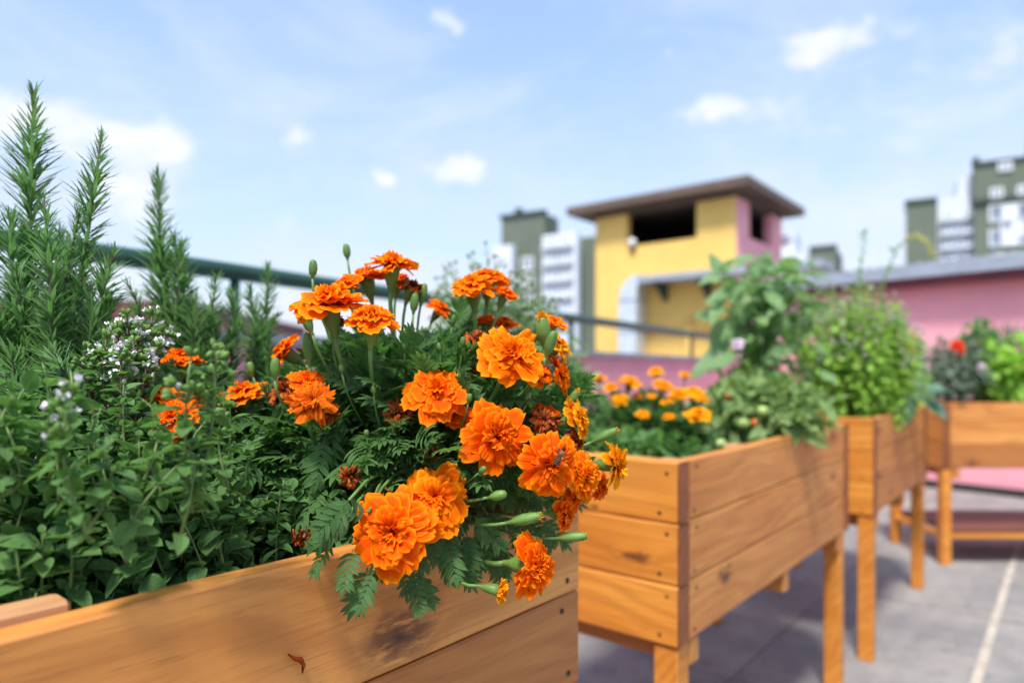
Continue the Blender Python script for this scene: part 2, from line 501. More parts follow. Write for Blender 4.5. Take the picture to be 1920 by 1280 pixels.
b = Buf()
b.add([[-9, -6, 0], [16, -6, 0], [16, 16, 0], [-9, 16, 0]], [[0, 1, 2, 3]])
structure(b.build('terrace_floor', M['floor'], loc=(0, 0, 0), smooth=False))
b = Buf()
b.add([[-2500, -500, -26], [2500, -500, -26], [2500, 4000, -26], [-2500, 4000, -26]], [[0, 1, 2, 3]])
structure(b.build('city_ground', M['city'], loc=(0, 0, 0), smooth=False))
b = Buf()
base = np.array([1.423, 2.094, 0])
for k in (-3, 0, 3):
    frame_box(b, base - D2 * .93 * k * .66, D1, D2, (-6, -.013, -.03), (3.05 if k == 0 else 9, .013, .004))
structure(b.build('floor_joint_strips', M['strip'], loc=(0, 0, 0), smooth=False))

# ------------------------------------------------------------------ planters
SCREW = None


def plank(name, parent, org, ax, lo, hi, mat, rng, knot=None, red=0.0, rot=0):
    """a rounded board with its own local frame: x along the board, y through it, z up"""
    lo, hi = np.array(lo, float), np.array(hi, float)
    c = (lo + hi) / 2; h = (hi - lo) / 2
    bev = .0028
    # rounded box: three nested rings
    nx = 14
    xs = np.linspace(-h[0] + bev, h[0] - bev, nx)
    prof = []
    for sx, sz in ((-1, -1), (1, -1), (1, 1), (-1, 1)):
        for a in ((0, 1), (1, 0)) if sx * sz > 0 else ((1, 0), (0, 1)):
            prof.append((sx * (h[1] - bev * a[0]), sz * (h[2] - bev * a[1])))
    prof = np.array(prof)
    rings = []
    wob = rng.uniform(-.0006, .0006, (nx, 1)) * (1.0 if h[0] > .2 else .1)
    for i, x in enumerate(xs):
        r = prof + np.array([[wob[i, 0], wob[i, 0]]])
        rings.append(np.concatenate([np.full((8, 1), x), r], 1))
    inner = prof * ((h[1:] - bev) / h[1:])[None]
    first = np.concatenate([np.full((8, 1), -h[0]), inner], 1); last = np.concatenate([np.full((8, 1), h[0]), inner], 1)
    allr = np.stack([first] + rings + [last]); n = len(allr)
    i = np.arange(n * 8).reshape(n, 8); j = np.roll(i, -1, 1)
    q = np.stack([i[:-1], j[:-1], j[1:], i[1:]], -1).reshape(-1, 4)
    capq = []
    for rr, flip in ((i[0], False), (i[-1], True)):
        for k in (0, 2, 4):
            f = [rr[0], rr[(k + 1)], rr[(k + 2)], rr[(k + 3) % 8]]
            capq.append(f if not flip else f[::-1])
    b = Buf(); b.add(allr.reshape(-1, 3), np.concatenate([q, np.array(capq)]))
    o = b.build(name, mat, loc=(0, 0, 0), smooth=False)
    ay = np.cross(UP, ax)
    wp = np.asarray(org) + c[0] * ax + c[1] * ay + c[2] * UP
    o.parent = parent
    o.location = Vector(wp) - world_loc(parent)
    o.rotation_euler = (0, 0, math.atan2(ax[1], ax[0]))
    if knot is None and name.endswith('plank') and rng.uniform() < .7:
        kk = [float(rng.uniform(-.8, .8) * h[0]), float(rng.uniform(-.7, .7) * h[2]), float(rng.uniform(.006, .012))]
    else:
        kk = [float(knot[0] - c[0]), float(knot[1] - c[2]), float(knot[2])] if knot else [50.0, 50.0, .02]
    o['knot'] = kk
    o['redness'] = float(red)
    return o


def screw(pl, x, z, side, hy):
    """a dark screw head set into a board's face"""
    global SCREW
    if SCREW is None:
        b = Buf(); b.add(*lathe([(-.002, .0001), (-.002, .0036), (.0004, .0036), (.0006, .0030), (-.0001, .0012), (-.0004, .0001)], (0, -1, 0), (0, 0, 0), 12))
        s = b.build('screw', M['screw'], loc=(0, 0, 0)); SCREW = s
    else:
        s = SCREW.copy(); COL.objects.link(s)
    s.parent = pl; s.location = (x, side * hy, z)
    s.rotation_euler = (0, 0, 0 if side < 0 else math.pi)


def make_planter(label, org, L, Wd, rows, top, seed, knots, reds, screws=True, bearer=True, shelf=None, mat=None, post_top=False, lap=False, group='raised timber planters on the terrace'):
    """org = near front corner on the ground; x runs along D1 (or ax), y to the back"""
    rng = np.random.default_rng(seed)
    ax = D1 if not isinstance(org, tuple) else org[1]
    p0 = org if not isinstance(org, tuple) else org[0]
    ay = np.cross(UP, ax)
    p0 = np.array([p0[0], p0[1], 0.])
    t = thing('raised_planter', label, 'planter', p0, group)
    mat = mat or M['wood']
    TE, TL = .042, .026
    z = top; k = 0
    for r, hgt in enumerate(rows):
        z1, z0 = z, z - hgt + .0018
        # long boards front and back, between the end boards
        for back in (0, 1):
            y0 = 0 if not back else Wd - TL
            q0 = .0 if lap else TE + .001
            pl = plank('side_plank', t, p0, ax, (q0, y0 + .001, z0), (L - q0, y0 + TL, z1), mat, rng,
                       knots.get(('s', r)) if not back else None, reds.get(('s', r), 0.0))
            if screws and not back:
                hl = L / 2 - q0
                for sx in (-1, 1):
                    for zz, ex in ((.34, .034), (-.34, .022)):
                        screw(pl, sx * (hl - ex - rng.uniform(0, .006)), zz * hgt + rng.uniform(-.003, .003), -1, TL / 2)
        for far in (0, 1):
            x0 = 0 if not far else L - TE
            c = p0 + ax * x0
            # end boards run along ay: local x = ay
            pl = plank('end_plank', t, c + ax * TE, ay, (TL + .001 if lap else 0, 0, z0), (Wd - TL - .001 if lap else Wd, TE, z1), M['wood_gold'], rng, knots.get(('e', r)) if not far else None, reds.get(('e', r), 0.0))
            if lap: continue
            eg = plank('end_grain_strip', pl, c + ax * TE, ay, (-.0022, .001, z0 + .001), (-.0002, TE - .001, z1 - .001), M['wood_end'], rng)
            eg.location = (-(Wd / 2) - .0011, 0, 0); eg.rotation_euler = (0, 0, 0)
            if screws and not far:
                for zz, ex in ((.30, .020), (-.33, .034)):
                    for s2 in (-1, 1):
                        screw(pl, s2 * (Wd / 2 - ex), zz * hgt + rng.uniform(-.003, .003), 1, TE / 2)
        z -= hgt
    zb = z
    # legs and bottom bearers
    lw = .046
    for i, (lx, ly) in enumerate(((.006, .003), (L - lw - .03, .003), (.006, Wd - lw - .003), (L - lw - .03, Wd - lw - .003))):
        bb = plank('leg', t, p0 + ax * (lx + lw / 2) + ay * (ly + lw / 2), ax, (-lw / 2, -lw / 2, 0), (lw / 2, lw / 2, zb - .001), M['wood_gold'], rng)
    if bearer:
        for bx in (.060, L * .5, L - .10):
            plank('bearer', t, p0 + ax * (bx + .036), ay, (.004, 0, zb - .048), (Wd - .004, .036, zb - .001), M['wood'], rng, red=.3)
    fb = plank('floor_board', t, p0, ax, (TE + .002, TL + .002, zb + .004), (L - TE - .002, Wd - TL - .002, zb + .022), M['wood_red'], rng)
    for px_ in ((.044, TL + .001), (L - .563 - .045 if lap else L * .32, TL + .001), (L * .5, Wd - TL - .045)):
        top_z = top + (.006 if post_top else -.004)
        plank('corner_post', t, p0, ax, (px_[0] - (.10 if lap and px_[0] > .1 else 0), px_[1], zb + .023), (px_[0] + .045, px_[1] + (.026 if lap else .042), top_z), M['wood_grey'], rng)
    if shelf:
        sz = shelf
        for yy in (.004, Wd - .03):
            plank('shelf_rail', t, p0, ax, (lw + .008, yy, sz - .03), (L - lw - .034, yy + .024, sz - .002), M['wood_gold'], rng)
        for xx in (.01, L - lw - .02):
            plank('shelf_rail', t, p0 + ax * (xx + .024), ay, (lw + .006, 0, sz - .03), (Wd - lw - .006, .024, sz - .002), M['wood_gold'], rng)
        n = 5
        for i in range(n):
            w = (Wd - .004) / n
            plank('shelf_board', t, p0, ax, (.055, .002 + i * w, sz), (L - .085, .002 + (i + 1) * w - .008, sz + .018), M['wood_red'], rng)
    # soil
    b = Buf()
    nx, ny = 40, 16
    xs = np.linspace(TE, L - TE, nx); ys = np.linspace(TL, Wd - TL, ny)
    gx, gy = np.meshgrid(xs, ys)
    gz = top - .045 + rng.uniform(-.008, .008, gx.shape)
    w = p0 + gx[..., None] * ax + gy[..., None] * ay + gz[..., None] * UP
    b.add(w.reshape(-1, 3), grid_quads(nx, ny))
    so = b.build('potting_soil', M['soil'], loc=tuple(p0 + UP * (top - .05)))
    tag(so, 'dark potting soil inside the ' + label.split(' planter')[0] + ' planter', 'soil', kind='stuff')
    return t


P1 = np.array([.087, .870, 0])
L1 = 1.30
P1n = P1 - D1 * L1                  # near corner is far behind the lens: the board runs past the frame's left edge
planter1 = make_planter('foreground wooden planter with herbs and the big orange marigold', P1n, L1, .50, (.122, .118, .080), .80, 11,
                        {('s', 0): (L1 - .30, .712, .022), ('s', 1): (L1 - .62, .62, .02)}, {('s', 0): -.0, ('s', 1): .38, ('s', 2): .2}, post_top=True, lap=True)
P2 = np.array([.283, 1.167, 0])
planter2 = make_planter('middle wooden planter with yellow marigolds and green tomatoes', P2, 1.146, .58, (.107, .107, .106), .80, 22,
                        {('s', 0): (.98, .77, .02), ('s', 1): (.99, .66, .014), ('s', 2): (.21, .562, .018), ('e', 1): (.085, .622, .016), ('e', 0): (.17, .70, .006)},
                        {('s', 0): .08, ('s', 1): .12, ('s', 2): .2})
P3 = np.array([1.18, 2.23, 0])
planter3 = make_planter('third wooden planter with leafy green basil and drooping broad leaf', P3, 1.05, .58, (.107, .107, .106), .80, 33,
                        {('s', 0): (.08, .75, .02), ('s', 1): (.1, .6, .02)}, {('s', 0): .25, ('s', 1): .3, ('s', 2): .35})
P4 = np.array([2.115, 3.36, 0])
planter4 = make_planter('farthest wooden planter with lower shelf, facing the pink wall', (P4, np.array([1., 0., 0.])), 1.5, .48, (.09, .115, .12), .80, 44,
                        {('s', 2): (.15, .50, .02), ('s', 0): (.10, .79, .012)}, {('s', 2): .6, ('s', 0): .1}, shelf=.16)


def pl1(t, s, z):                    # planter 1 coordinates: t along from the far front corner, s to the back
    return P1 + D1 * t + D2 * s + UP * z


# a dried red petal stuck to the front board
b = Buf()
b.add(*tube([pl1(-.421, -.002, .732), pl1(-.417, -.006, .728), pl1(-.411, -.004, .725), pl1(-.407, -.003, .719), pl1(-.408, -.002, .712)], [.0006, .0018, .0026, .0018, .0004], 5))
o = b.build('fallen_petal', M['petal_dry'], loc=tuple(pl1(-.41, -.003, .72)))
tag(o, 'small dried red petal stuck on the front board of foreground planter', 'petal')

# ------------------------------------------------------------------ marigolds
def petal_grid(L, W, elev, curl, ruff, cup, rng, nu=9, nv=8, notch=.035):
    u = np.linspace(-1, 1, nu)[None]; v = np.linspace(0, 1, nv)[:, None]
    ph, ph2 = rng.uniform(0, 6.28, 2)
    ln = L * (1 - .26 * u ** 4 + notch * np.cos(3.1 * math.pi * u + ph) - notch)
    ang = elev - curl * v ** 1.7
    dv = 1.0 / (nv - 1)
    cx = np.concatenate([[[0.]], np.cumsum(np.cos(ang[1:]) * dv, 0)]); cz = np.concatenate([[[0.]], np.cumsum(np.sin(ang[1:]) * dv, 0)])
    w = W * .5 * (.22 + .78 * np.sin(np.clip(v * .62, 0, 1) * math.pi) ** .9)
    y = u * w
    off = ruff * W * v ** 1.6 * (np.sin(2.3 * math.pi * u + ph) * .6 + np.sin(4.3 * math.pi * u + ph2) * .35 * np.abs(u)) + cup * w * u ** 2
    x = cx * ln - np.sin(ang) * off; z = cz * ln + np.cos(ang) * off
    y = y * (1 + .06 * np.sin(5 * v + ph))
    return np.stack([x + 0 * u, y + 0 * v, z + 0 * u], -1).reshape(-1, 3), np.stack([u + 0 * v, v + 0 * u, np.zeros((nv, nu))], -1).reshape(-1, 3)


QP = grid_quads(9, 8)
LAYERS = {  # (count, length, width, elevation, curl, ruffle, cup, base radius)
    'open': [(8, 1.0, .64, .02, .38, .09, .15, .05), (8, .92, .60, .26, .62, .12, .15, .05), (8, .80, .54, .52, .9, .15, .14, .05),
             (8, .66, .46, .80, 1.15, .20, .12, .04), (9, .54, .36, 1.05, 1.15, .30, .1, .04), (9, .45, .26, 1.25, .9, .42, .1, .03), (9, .40, .18, 1.42, .6, .5, .1, .02)],
    'half': [(9, .95, .45, .75, .55, .2, .2, .06), (10, .9, .40, 1.0, .5, .25, .2, .05), (10, .82, .34, 1.2, .5, .3, .2, .04), (10, .72, .26, 1.35, .4, .4, .1, .03)],
    'faded': [(8, .9, .42, .35, 1.3, .45, .3, .06), (9, .85, .36, .65, 1.5, .55, .3, .05), (9, .72, .3, .95, 1.5, .6, .2, .05), (10, .6, .24, 1.2, 1.2, .7, .2, .03)],
    'dry': [(9, .8, .26, .55, 2.3, .9, .9, .08), (10, .85, .22, .85, 2.2, 1.0, .8, .06), (10, .8, .18, 1.1, 1.9, 1.1, .6, .05), (9, .7, .14, 1.35, 1.2, 1.2, .6, .03)],
}


def flower_mesh(R, axis, style, rng):
    b = Buf()
    axis = nrm(axis); ref = UP if abs(axis[2]) < .9 else np.array([0., -1., 0.])
    e1 = nrm(np.cross(ref, axis)); e2 = np.cross(axis, e1)
    Rm = np.stack([e1, e2, axis], -1)
    for li, (n, L, W, el, cu, ru, cp, br) in enumerate(LAYERS[style]):
        a0 = rng.uniform(0, 6.28)
        for k in range(n):
            az = a0 + 6.283 * k / n + rng.normal(0, .17)
            s = rng.uniform(.80, 1.08)
            v, a = petal_grid(L * s, W * rng.uniform(.75, 1.15), el + rng.normal(0, .15), cu * rng.uniform(.55, 1.35), ru * rng.uniform(.6, 1.6), cp, rng)
            tw = rng.normal(0, .28)
            c, sn = math.cos(tw), math.sin(tw)
            v = v @ np.array([[1, 0, 0], [0, c, sn], [0, -sn, c]])
            v[:, 0] += br
            c, sn = math.cos(az), math.sin(az)
            v = v @ np.array([[c, sn, 0], [-sn, c, 0], [0, 0, 1.]])
            v[:, 2] += .02 * li
            a[:, 2] = rng.uniform(0, 1) * (.55 + .45 * li / len(LAYERS[style]))
            b.add((v * R) @ Rm.T, QP, a)
    return b


MARI_N = 0


def add_flower(plant, pos, R, axis, style, seed, root, mats=None, calyx=True, label=None, cal_scale=1.0):
    """a flower head (mesh) with its calyx and stalk as sub-parts"""
    rng = np.random.default_rng(seed)
    axis = nrm(np.asarray(axis, float)); pos = np.asarray(pos, float)
    mat = mats or {'open': M['petal'], 'half': M['petal_pale'], 'faded': M['petal_half'], 'dry': M['petal_dry']}[style]
    fb = flower_mesh(R, axis, style, rng)
    o = Buf(); org = pos - axis * R * (.22 if style != 'half' else .35)
    for v, q, a in zip(fb.v, fb.q, fb.a): pass
    v = np.concatenate(fb.v) + org
    o.add(v, np.concatenate(fb.q), np.concatenate(fb.a))
    h = o.build('withered_flower' if style == 'dry' else 'flower_head', mat, plant)
    # move its origin to the flower
    cl = Vector(org) - world_loc(plant)
    h.data.transform(Matrix.Translation(-cl)); h.location = cl
    if label: h['label'] = label
    if calyx:
        cr = np.clip(R * .27, .0045, .0082) * cal_scale; cl_ = cr * 3.1
        prof = [(0.002, cr * .2), (.001, cr * 1.12), (-cl_ * .25, cr * 1.05), (-cl_ * .6, cr * .9), (-cl_ * .85, cr * .62), (-cl_ * 1.0, cr * .42), (-cl_ * 1.25, cr * .30)]
        cb = Buf(); cb.add(*lathe(prof, axis, org, 16, 8, .07, (0, 0, rng.uniform(.2, .8))))
        cb.build('calyx', M['dry_beige'] if seed == 309 else M['calyx'], h)
        s0 = org - axis * cl_ * 1.2
        ctrl = s0 - axis * .035 - UP * .01
        end = s0 + (np.asarray(root) - s0) * rng.uniform(.55, .8)
        pts = bez(s0, ctrl, end, 9)
        sb = Buf(); sb.add(*tube(pts, np.linspace(cr * .32, .0014, 9), 7))
        sb.build('stalk', M['green_stem'], h)
    return h


def add_bud(plant, pos, axis, L, r, root, seed, tip=None, label=None):
    """closed bud: ribbed green capsule, sometimes with petals showing"""
    rng = np.random.default_rng(seed); axis = nrm(np.asarray(axis, float)); pos = np.asarray(pos, float)
    org = pos - axis * L * .5
    prof = [(-L * .25, r * .25), (0, r * .45), (L * .12, r * .8), (L * .4, r), (L * .7, r * .92), (L * .92, r * .68), (L, r * (.56 if tip else .3)), (L * (.96 if tip else 1.01), r * .02)]
    b = Buf(); b.add(*lathe([(p[0], p[1]) for p in prof], axis, org, 16, 6, .06, (0, 0, rng.uniform(.2, .9))))
    o = b.build('flower_bud', M['bud'], plant)
    cl = Vector(org) - world_loc(plant); o.data.transform(Matrix.Translation(-cl)); o.location = cl
    if tip:
        tb = flower_mesh(r * 1.5, axis, 'half', rng); nb = Buf()
        tv = np.concatenate(tb.v); tv = tv * .62 + np.outer(tv @ axis, axis) * .9
        nb.add(tv + org + axis * L * .72, np.concatenate(tb.q), np.concatenate(tb.a))
        nb.build('petal_tuft', M[tip], o)
    s0 = org - axis * L * .2
    pts = bez(s0, s0 - axis * .04, s0 + (np.asarray(root) - s0) * rng.uniform(.5, .75), 9)
    sb = Buf(); sb.add(*tube(pts, np.linspace(r * .3, .0013, 9), 7)); sb.build('stalk', M['green_stem'], o)
    if label: o['label'] = label
    return o


def planter_s(p):
    return (p - P1[:3] * np.array([1, 1, 0])) @ D2


FL = [  # px, py, width px, distance, axis, style, material
    (615, 556, 148, .640, (-.12, -.22, 1), 'open', 'petal_pale'),
    (699, 588, 104, .625, (.12, -.25, 1), 'open', 'petal_pale'),
    (736, 486, 92, .72, (.1, -.18, 1), 'open', 'petal_pale'),
    (685, 512, 84, .74, (-.2, -.15, 1), 'open', 'petal_pale'),
    (748, 520, 60, .80, (.2, -.1, 1), 'open', 'petal'),
    (828, 574, 56, .80, (.55, -.2, .8), 'open', 'petal'),
    (527, 655, 78, .69, (-.75, -.35, .55), 'open', 'petal_pale'),
    (453, 730, 96, .70, (-.25, -.15, 1), 'open', 'petal_pale'),
    (574, 706, 72, .66, (.1, -.5, .8), 'open', 'petal'),
    (588, 748, 105, .615, (.25, -.55, .6), 'faded', 'petal_half'),
    (820, 727, 126, .63, (.08, -.72, .66), 'open', 'petal'),
    (884, 528, 90, .75, (-.1, -.35, 1), 'open', 'petal_pale'),
    (915, 516, 84, .79, (.05, -.2, 1), 'open', 'petal_pale'),
    (948, 546, 56, .77, (.35, -.1, .9), 'open', 'petal'),
    (909, 598, 56, .80, (-.1, -.1, 1), 'open', 'petal'),
    (946, 602, 60, .80, (.1, -.1, 1), 'open', 'petal'),
    (965, 660, 142, .635, (.32, -.62, .62), 'open', 'petal_pale'),
    (1053, 645, 66, .70, (.7, -.2, .55), 'open', 'petal_yellow'),
    (1056, 698, 76, .70, (.85, -.2, .3), 'open', 'petal_pale'),
    (936, 815, 146, .61, (.42, -.86, .22), 'open', 'petal'),
    (1032, 772, 66, .70, (.5, -.3, .75), 'open', 'petal'),
    (1090, 782, 86, .68, (.9, -.25, .3), 'open', 'petal_yellow'),
    (1036, 872, 128, .60, (.42, -.88, .12), 'open', 'petal'),
    (1104, 890, 98, .635, (.78, -.58, .1), 'open', 'petal_pale'),
    (1162, 868, 86, .67, (.93, -.28, .12), 'open', 'petal_yellow'),
    (1133, 914, 58, .70, (.85, -.3, -.2), 'open', 'petal'),
    (734, 994, 168, .565, (-.10, -.93, .32), 'open', 'petal'),
    (816, 930, 138, .60, (.10, -.85, .42), 'open', 'petal_pale'),
    (1066, 965, 72, .63, (.9, -.4, 0), 'open', 'petal'),
    (1008, 1062, 120, .60, (.80, -.60, .08), 'open', 'petal'),
    (864, 776, 62, .645, (-.1, -.5, .8), 'open', 'petal'),
    (1082, 932, 58, .665, (.7, -.5, -.1), 'open', 'petal'),
    (1016, 694, 66, .69, (.5, -.4, .7), 'open', 'petal'),
    (1040, 602, 56, .73, (.4, -.2, .9), 'open', 'petal_pale'),
    (1068, 858, 84, .645, (.6, -.7, .4), 'open', 'petal_pale'),
    (648, 528, 60, .70, (-.2, -.2, 1), 'open', 'petal'),
    (942, 1108, 56, .585, (.95, -.2, -.15), 'half', 'petal_yellow'),
]


AVOID = [(A(f[0], f[1], f[3]), f[2] * .5 * f[3] / F) for f in FL]


def clear_of_blooms(p, x, size):
    """leaves grow beside the open flowers, not across their faces"""
    for q in (p + x * size * .4, p + x * size * .9):
        for c, r in AVOID:
            if q[1] < c[1] + r * .3:
                k = c[1] / q[1]
                if abs((q[0] * k) - c[0]) < r * .9 and abs(((q[2] - EYE) * k) + EYE - c[2]) < r * .9:
                    return False
    return True


def dome_foliage(center, radii, n, size, seed, over=None, front_clip=None, tmpls=MLEAF, zmin=.79, shell=(.45, 1.0), keep=None, lean=0.0):
    rng = np.random.default_rng(seed)
    T, X, Z, S, Rn = [], [], [], [], []
    center, radii = np.array(center), np.array(radii)
    cnt = 0
    while len(T) < n and cnt < n * 30:
        cnt += 1
        d = nrm(rng.normal(0, 1, 3))
        if d[2] < -.35: continue
        f = shell[0] + (shell[1] - shell[0]) * rng.uniform(0, 1) ** .6
        p = center + radii * d * f * (1 + .10 * math.sin(d[0] * 7 + seed) * math.cos(d[2] * 6))
        if p[2] < zmin: continue
        if keep is not None and not keep(p): continue
        x = nrm(d * .75 + UP * rng.uniform(-.25, .45) + rng.normal(0, .42, 3))
        z = nrm(UP * .75 + d * .35 + rng.normal(0, .35, 3))
        if keep is not None and not clear_of_blooms(p, x, size): continue
        T.append(p); X.append(x); Z.append(z); S.append(size * rng.uniform(.6, 1.12)); Rn.append(rng.beta(1.9, 1.7))
    b = Buf(); put(b, tmpls, X, Z, T, S, Rn, rng)
    return b, np.array(T)


MC = np.array([-.098, .785, .868])
mari = thing('marigold_plant', 'large marigold with many double orange flowers spilling over foreground planter', 'flowering plant', tuple(pl1(-.16, .13, .755)), None)
root = np.array(pl1(-.16, .13, .80))


def keep1(p):
    s = (p - P1) @ D2; t_ = (p - P1) @ D1
    if s < .025 and (p[2] < .83 or t_ < -.36): return False
    if p[1] < .57: return False
    if t_ > .0 and p[2] < .82: return False
    return True


fol, FT = dome_foliage(MC, (.165, .165, .125), 1500, .047, 5, keep=keep1, shell=(.25, 1.0))
rng = np.random.default_rng(8)
# sprays hanging over the front board and the far corner
T, X, Z, S, Rn = [], [], [], [], []
for (px, py, dx, dz, n) in ((690, 1050, -.1, -1, 3), (650, 1010, -.4, -.7, 3), (720, 1050, .1, -1, 4), (780, 1050, .25, -.9, 6), (840, 1030, .3, -.8, 6), (880, 960, .6, -.5, 6), (930, 990, .5, -.7, 7),
                            (625, 985, -.7, -.3, 3), (980, 960, .7, -.5, 6), (960, 1040, .3, -.9, 4), (1000, 900, .8, -.3, 6), (800, 990, .1, -.7, 8), (870, 1010, .2, -.8, 8), (1010, 980, .4, -.8, 5), (745, 1010, 0, -.9, 5), (660, 960, -.5, -.3, 6), (900, 1040, .2, -.9, 5)):
    for k in range(max(2, round(n * .6))):
        x0, y0 = px + rng.normal(0, 16), py + rng.normal(0, 16)
        # the depth of the front board at this column, then a little in front of it
        rr = (x0 - 960) / F
        tt = (rr * P1[1] - P1[0]) / (D1[0] - rr * D1[1])
        Yb = min(P1[1] + D1[1] * tt, .90)
        p = A(x0, y0, Yb - rng.uniform(.028, .07))
        xx = nrm(np.array([dx, -.35, dz]) + rng.normal(0, .3, 3))
        if not clear_of_blooms(p, xx, .044): continue
        T.append(p); X.append(xx); Z.append(nrm(np.array([.1, -1, .45]) + rng.normal(0, .3, 3)))
        S.append(.038 * rng.uniform(.7, 1.15)); Rn.append(rng.uniform(0, .55))
put(fol, MLEAF, X, Z, T, S, Rn, rng)
HT = np.array(T)
f2, _ = dome_foliage(A(500, 880, .73), (.085, .08, .075), 420, .045, 25, keep=keep1, shell=(.1, 1.0))
fol.add(np.concatenate(f2.v), np.concatenate(f2.q), np.concatenate(f2.a))
fol.build('foliage', M['marigold_leaf'], mari)
stems = Buf()
for i in range(60):
    p = FT[rng.integers(0, len(FT))] if i < 42 else HT[rng.integers(0, len(HT))]
    b0 = root + np.array([rng.normal(0, .02), rng.normal(0, .02), -.03])
    mid = (p + b0) / 2 + UP * (.05 if i < 42 else .10) + rng.normal(0, .012, 3)
    stems.add(*tube(bez(b0, mid, p, 8), np.linspace(.0030, .0012, 8), 6))
stems.build('stem', M['green_stem'], mari)

for i, (px, py, w, Y, ax, st, mt) in enumerate(FL):
    R = w * .5 * Y / F * 1.08
    add_flower(mari, A(px, py, Y), R, ax, st, 100 + i, root, M[mt], label=None if st == 'open' else 'fading crumpled orange flower' if st == 'faded' else 'half open orange flower pointing right')
DRY = [(771, 534, 46, .73, (.3, -.2, .9)), (529, 730, 64, .68, (-.5, -.4, .5)), (572, 592, 32, .70, (-.3, 0, .8)), (746, 772, 60, .645, (.2, -.6, .5)), (654, 893, 52, .60, (-.1, -.8, .2)),
       (810, 850, 46, .64, (.3, -.6, .4)), (889, 635, 54, .68, (-.3, -.3, .8)), (1022, 786, 58, .645, (.3, -.5, .7)), (1081, 828, 54, .68, (.8, -.2, .2)), (567, 1012, 46, .60, (-.1, -.2, -1)), (620, 776, 44, .625, (.5, -.4, -.2)), (630, 600, 36, .66, (.1, 0, 1)), (880, 690, 40, .70, (.1, -.3, .8)), (1000, 1035, 40, .66, (.3, -.3, -.4))]
for i, (px, py, w, Y, ax) in enumerate(DRY):
    add_flower(mari, A(px, py, Y), w * .5 * Y / F * 1.3, ax, 'dry', 300 + i, root, None, label='withered brown flower', cal_scale=1.1 if i != 9 else .8)
BUDS = [(587, 502, (.05, 0, 1), 30, 9, .70, None), (516, 688, (.05, -.1, 1), 36, 10.5, .62, None), (578, 651, (-.05, -.1, 1), 52, 11.5, .66, 'petal_half'), (777, 566, (.1, 0, 1), 34, 9, .72, None), (793, 550, (.2, 0, 1), 38, 9, .74, None),
        (1018, 618, (-.1, -.2, 1), 48, 17, .68, 'petal_yellow'), (1033, 641, (.3, -.2, .9), 44, 12, .65, None), (1137, 815, (.85, -.2, .45), 46, 10.5, .67, 'petal_yellow'), (935, 928, (.9, -.3, .25), 32, 11, .60, None),
        (988, 972, (.93, -.25, .25), 58, 12.5, .60, 'petal_yellow'), (1076, 1006, (.95, -.2, .12), 50, 10.5, .62, 'petal_yellow'), (687, 811, (0, -.3, 1), 12, 6, .62, None), (824, 650, (-.1, -.2, 1), 16, 6.5, .66, None), (850, 600, (.2, -.1, 1), 20, 6, .78, None), (640, 690, (-.1, -.2, 1), 15, 6, .64, None), (760, 650, (.1, -.2, 1), 17, 6.5, .66, None), (868, 640, (.1, -.2, 1), 18, 7, .66, None), (700, 730, (0, -.3, 1), 14, 6, .63, None), (880, 745, (.2, -.3, 1), 16, 6.5, .62, None), (990, 745, (.3, -.2, 1), 22, 7, .66, None), (470, 690, (-.2, -.1, 1), 24, 8, .70, None), (905, 880, (.5, -.5, .5), 18, 7, .60, None), (1075, 745, (.5, -.2, .9), 30, 9, .69, 'petal_yellow'), (650, 470, (-.1, 0, 1), 26, 8, .78, None)]
for i, (px, py, ax, L, r, Y, tip) in enumerate(BUDS):
    add_bud(mari, A(px, py, Y), ax, L * Y / F, r * .88 * Y / F, root, 400 + i, tip)

# the smaller marigold behind the oregano
mari2 = thing('marigold_plant', 'small marigold half hidden behind oregano buds with few orange flowers', 'flowering plant', tuple(A(330, 960, .66)), None)
root2 = A(330, 900, .66)
fol2, FT2 = dome_foliage(A(340, 850, .66), (.055, .055, .06), 60, .05, 15)
fol2.build('foliage', M['marigold_leaf'], mari2)
for i, (px, py, w, Y, ax, st) in enumerate(((296, 738, 90, .62, (-.1, -.25, 1), 'open'), (322, 778, 96, .60, (.05, -.75, .6), 'open'), (372, 748, 46, .64, (.3, -.3, .8), 'open'), (338, 664, 84, .74, (.05, -.1, 1), 'open'), (259, 662, 26, .68, (0, -.3, .9), 'half'))):
    add_flower(mari2, A(px, py, Y), w * .5 * Y / F * 1.04, ax, st, 500 + i, root2, M['petal'])

# the bee
bp = A(1045, 864, .585)
bee = thing('bee', 'small striped brown bee sitting on an orange flower at right', 'insect', tuple(bp))
bd = nrm(np.array([-.45, -.25, -.75])); nn = nrm(np.array([.35, -.9, .1]))
s = .0052
b = Buf()
seg = [(-.95, .02), (-.8, .32), (-.5, .50), (-.1, .56), (.25, .5), (.6, .36), (.85, .16), (1.0, .01)]
for a0, a1, mm in ():
    pass
b.add(*lathe([(x * s, r * s) for x, r in seg], bd, bp, 14)); ab = b.build('abdomen', M['bee_dark'], bee)
b = Buf()
for xx in (-.45, -.1, .25, .58):
    r0 = np.interp(xx, [p[0] for p in seg], [p[1] for p in seg])
    b.add(*lathe([((xx - .07) * s, r0 * s * .9), ((xx - .05) * s, r0 * s * 1.06), ((xx + .05) * s, r0 * s * 1.04), ((xx + .07) * s, r0 * s * .85)], bd, bp, 14))
b.build('stripe', M['bee_tan'], ab)
tc_ = bp - bd * s * 1.45
b = Buf(); b.add(*lathe([(x * s, r * s) for x, r in ((-.62, .02), (-.4, .4), (0, .56), (.4, .42), (.6, .05))], bd, tc_, 14)); b.build('thorax', M['bee_tan'], bee)
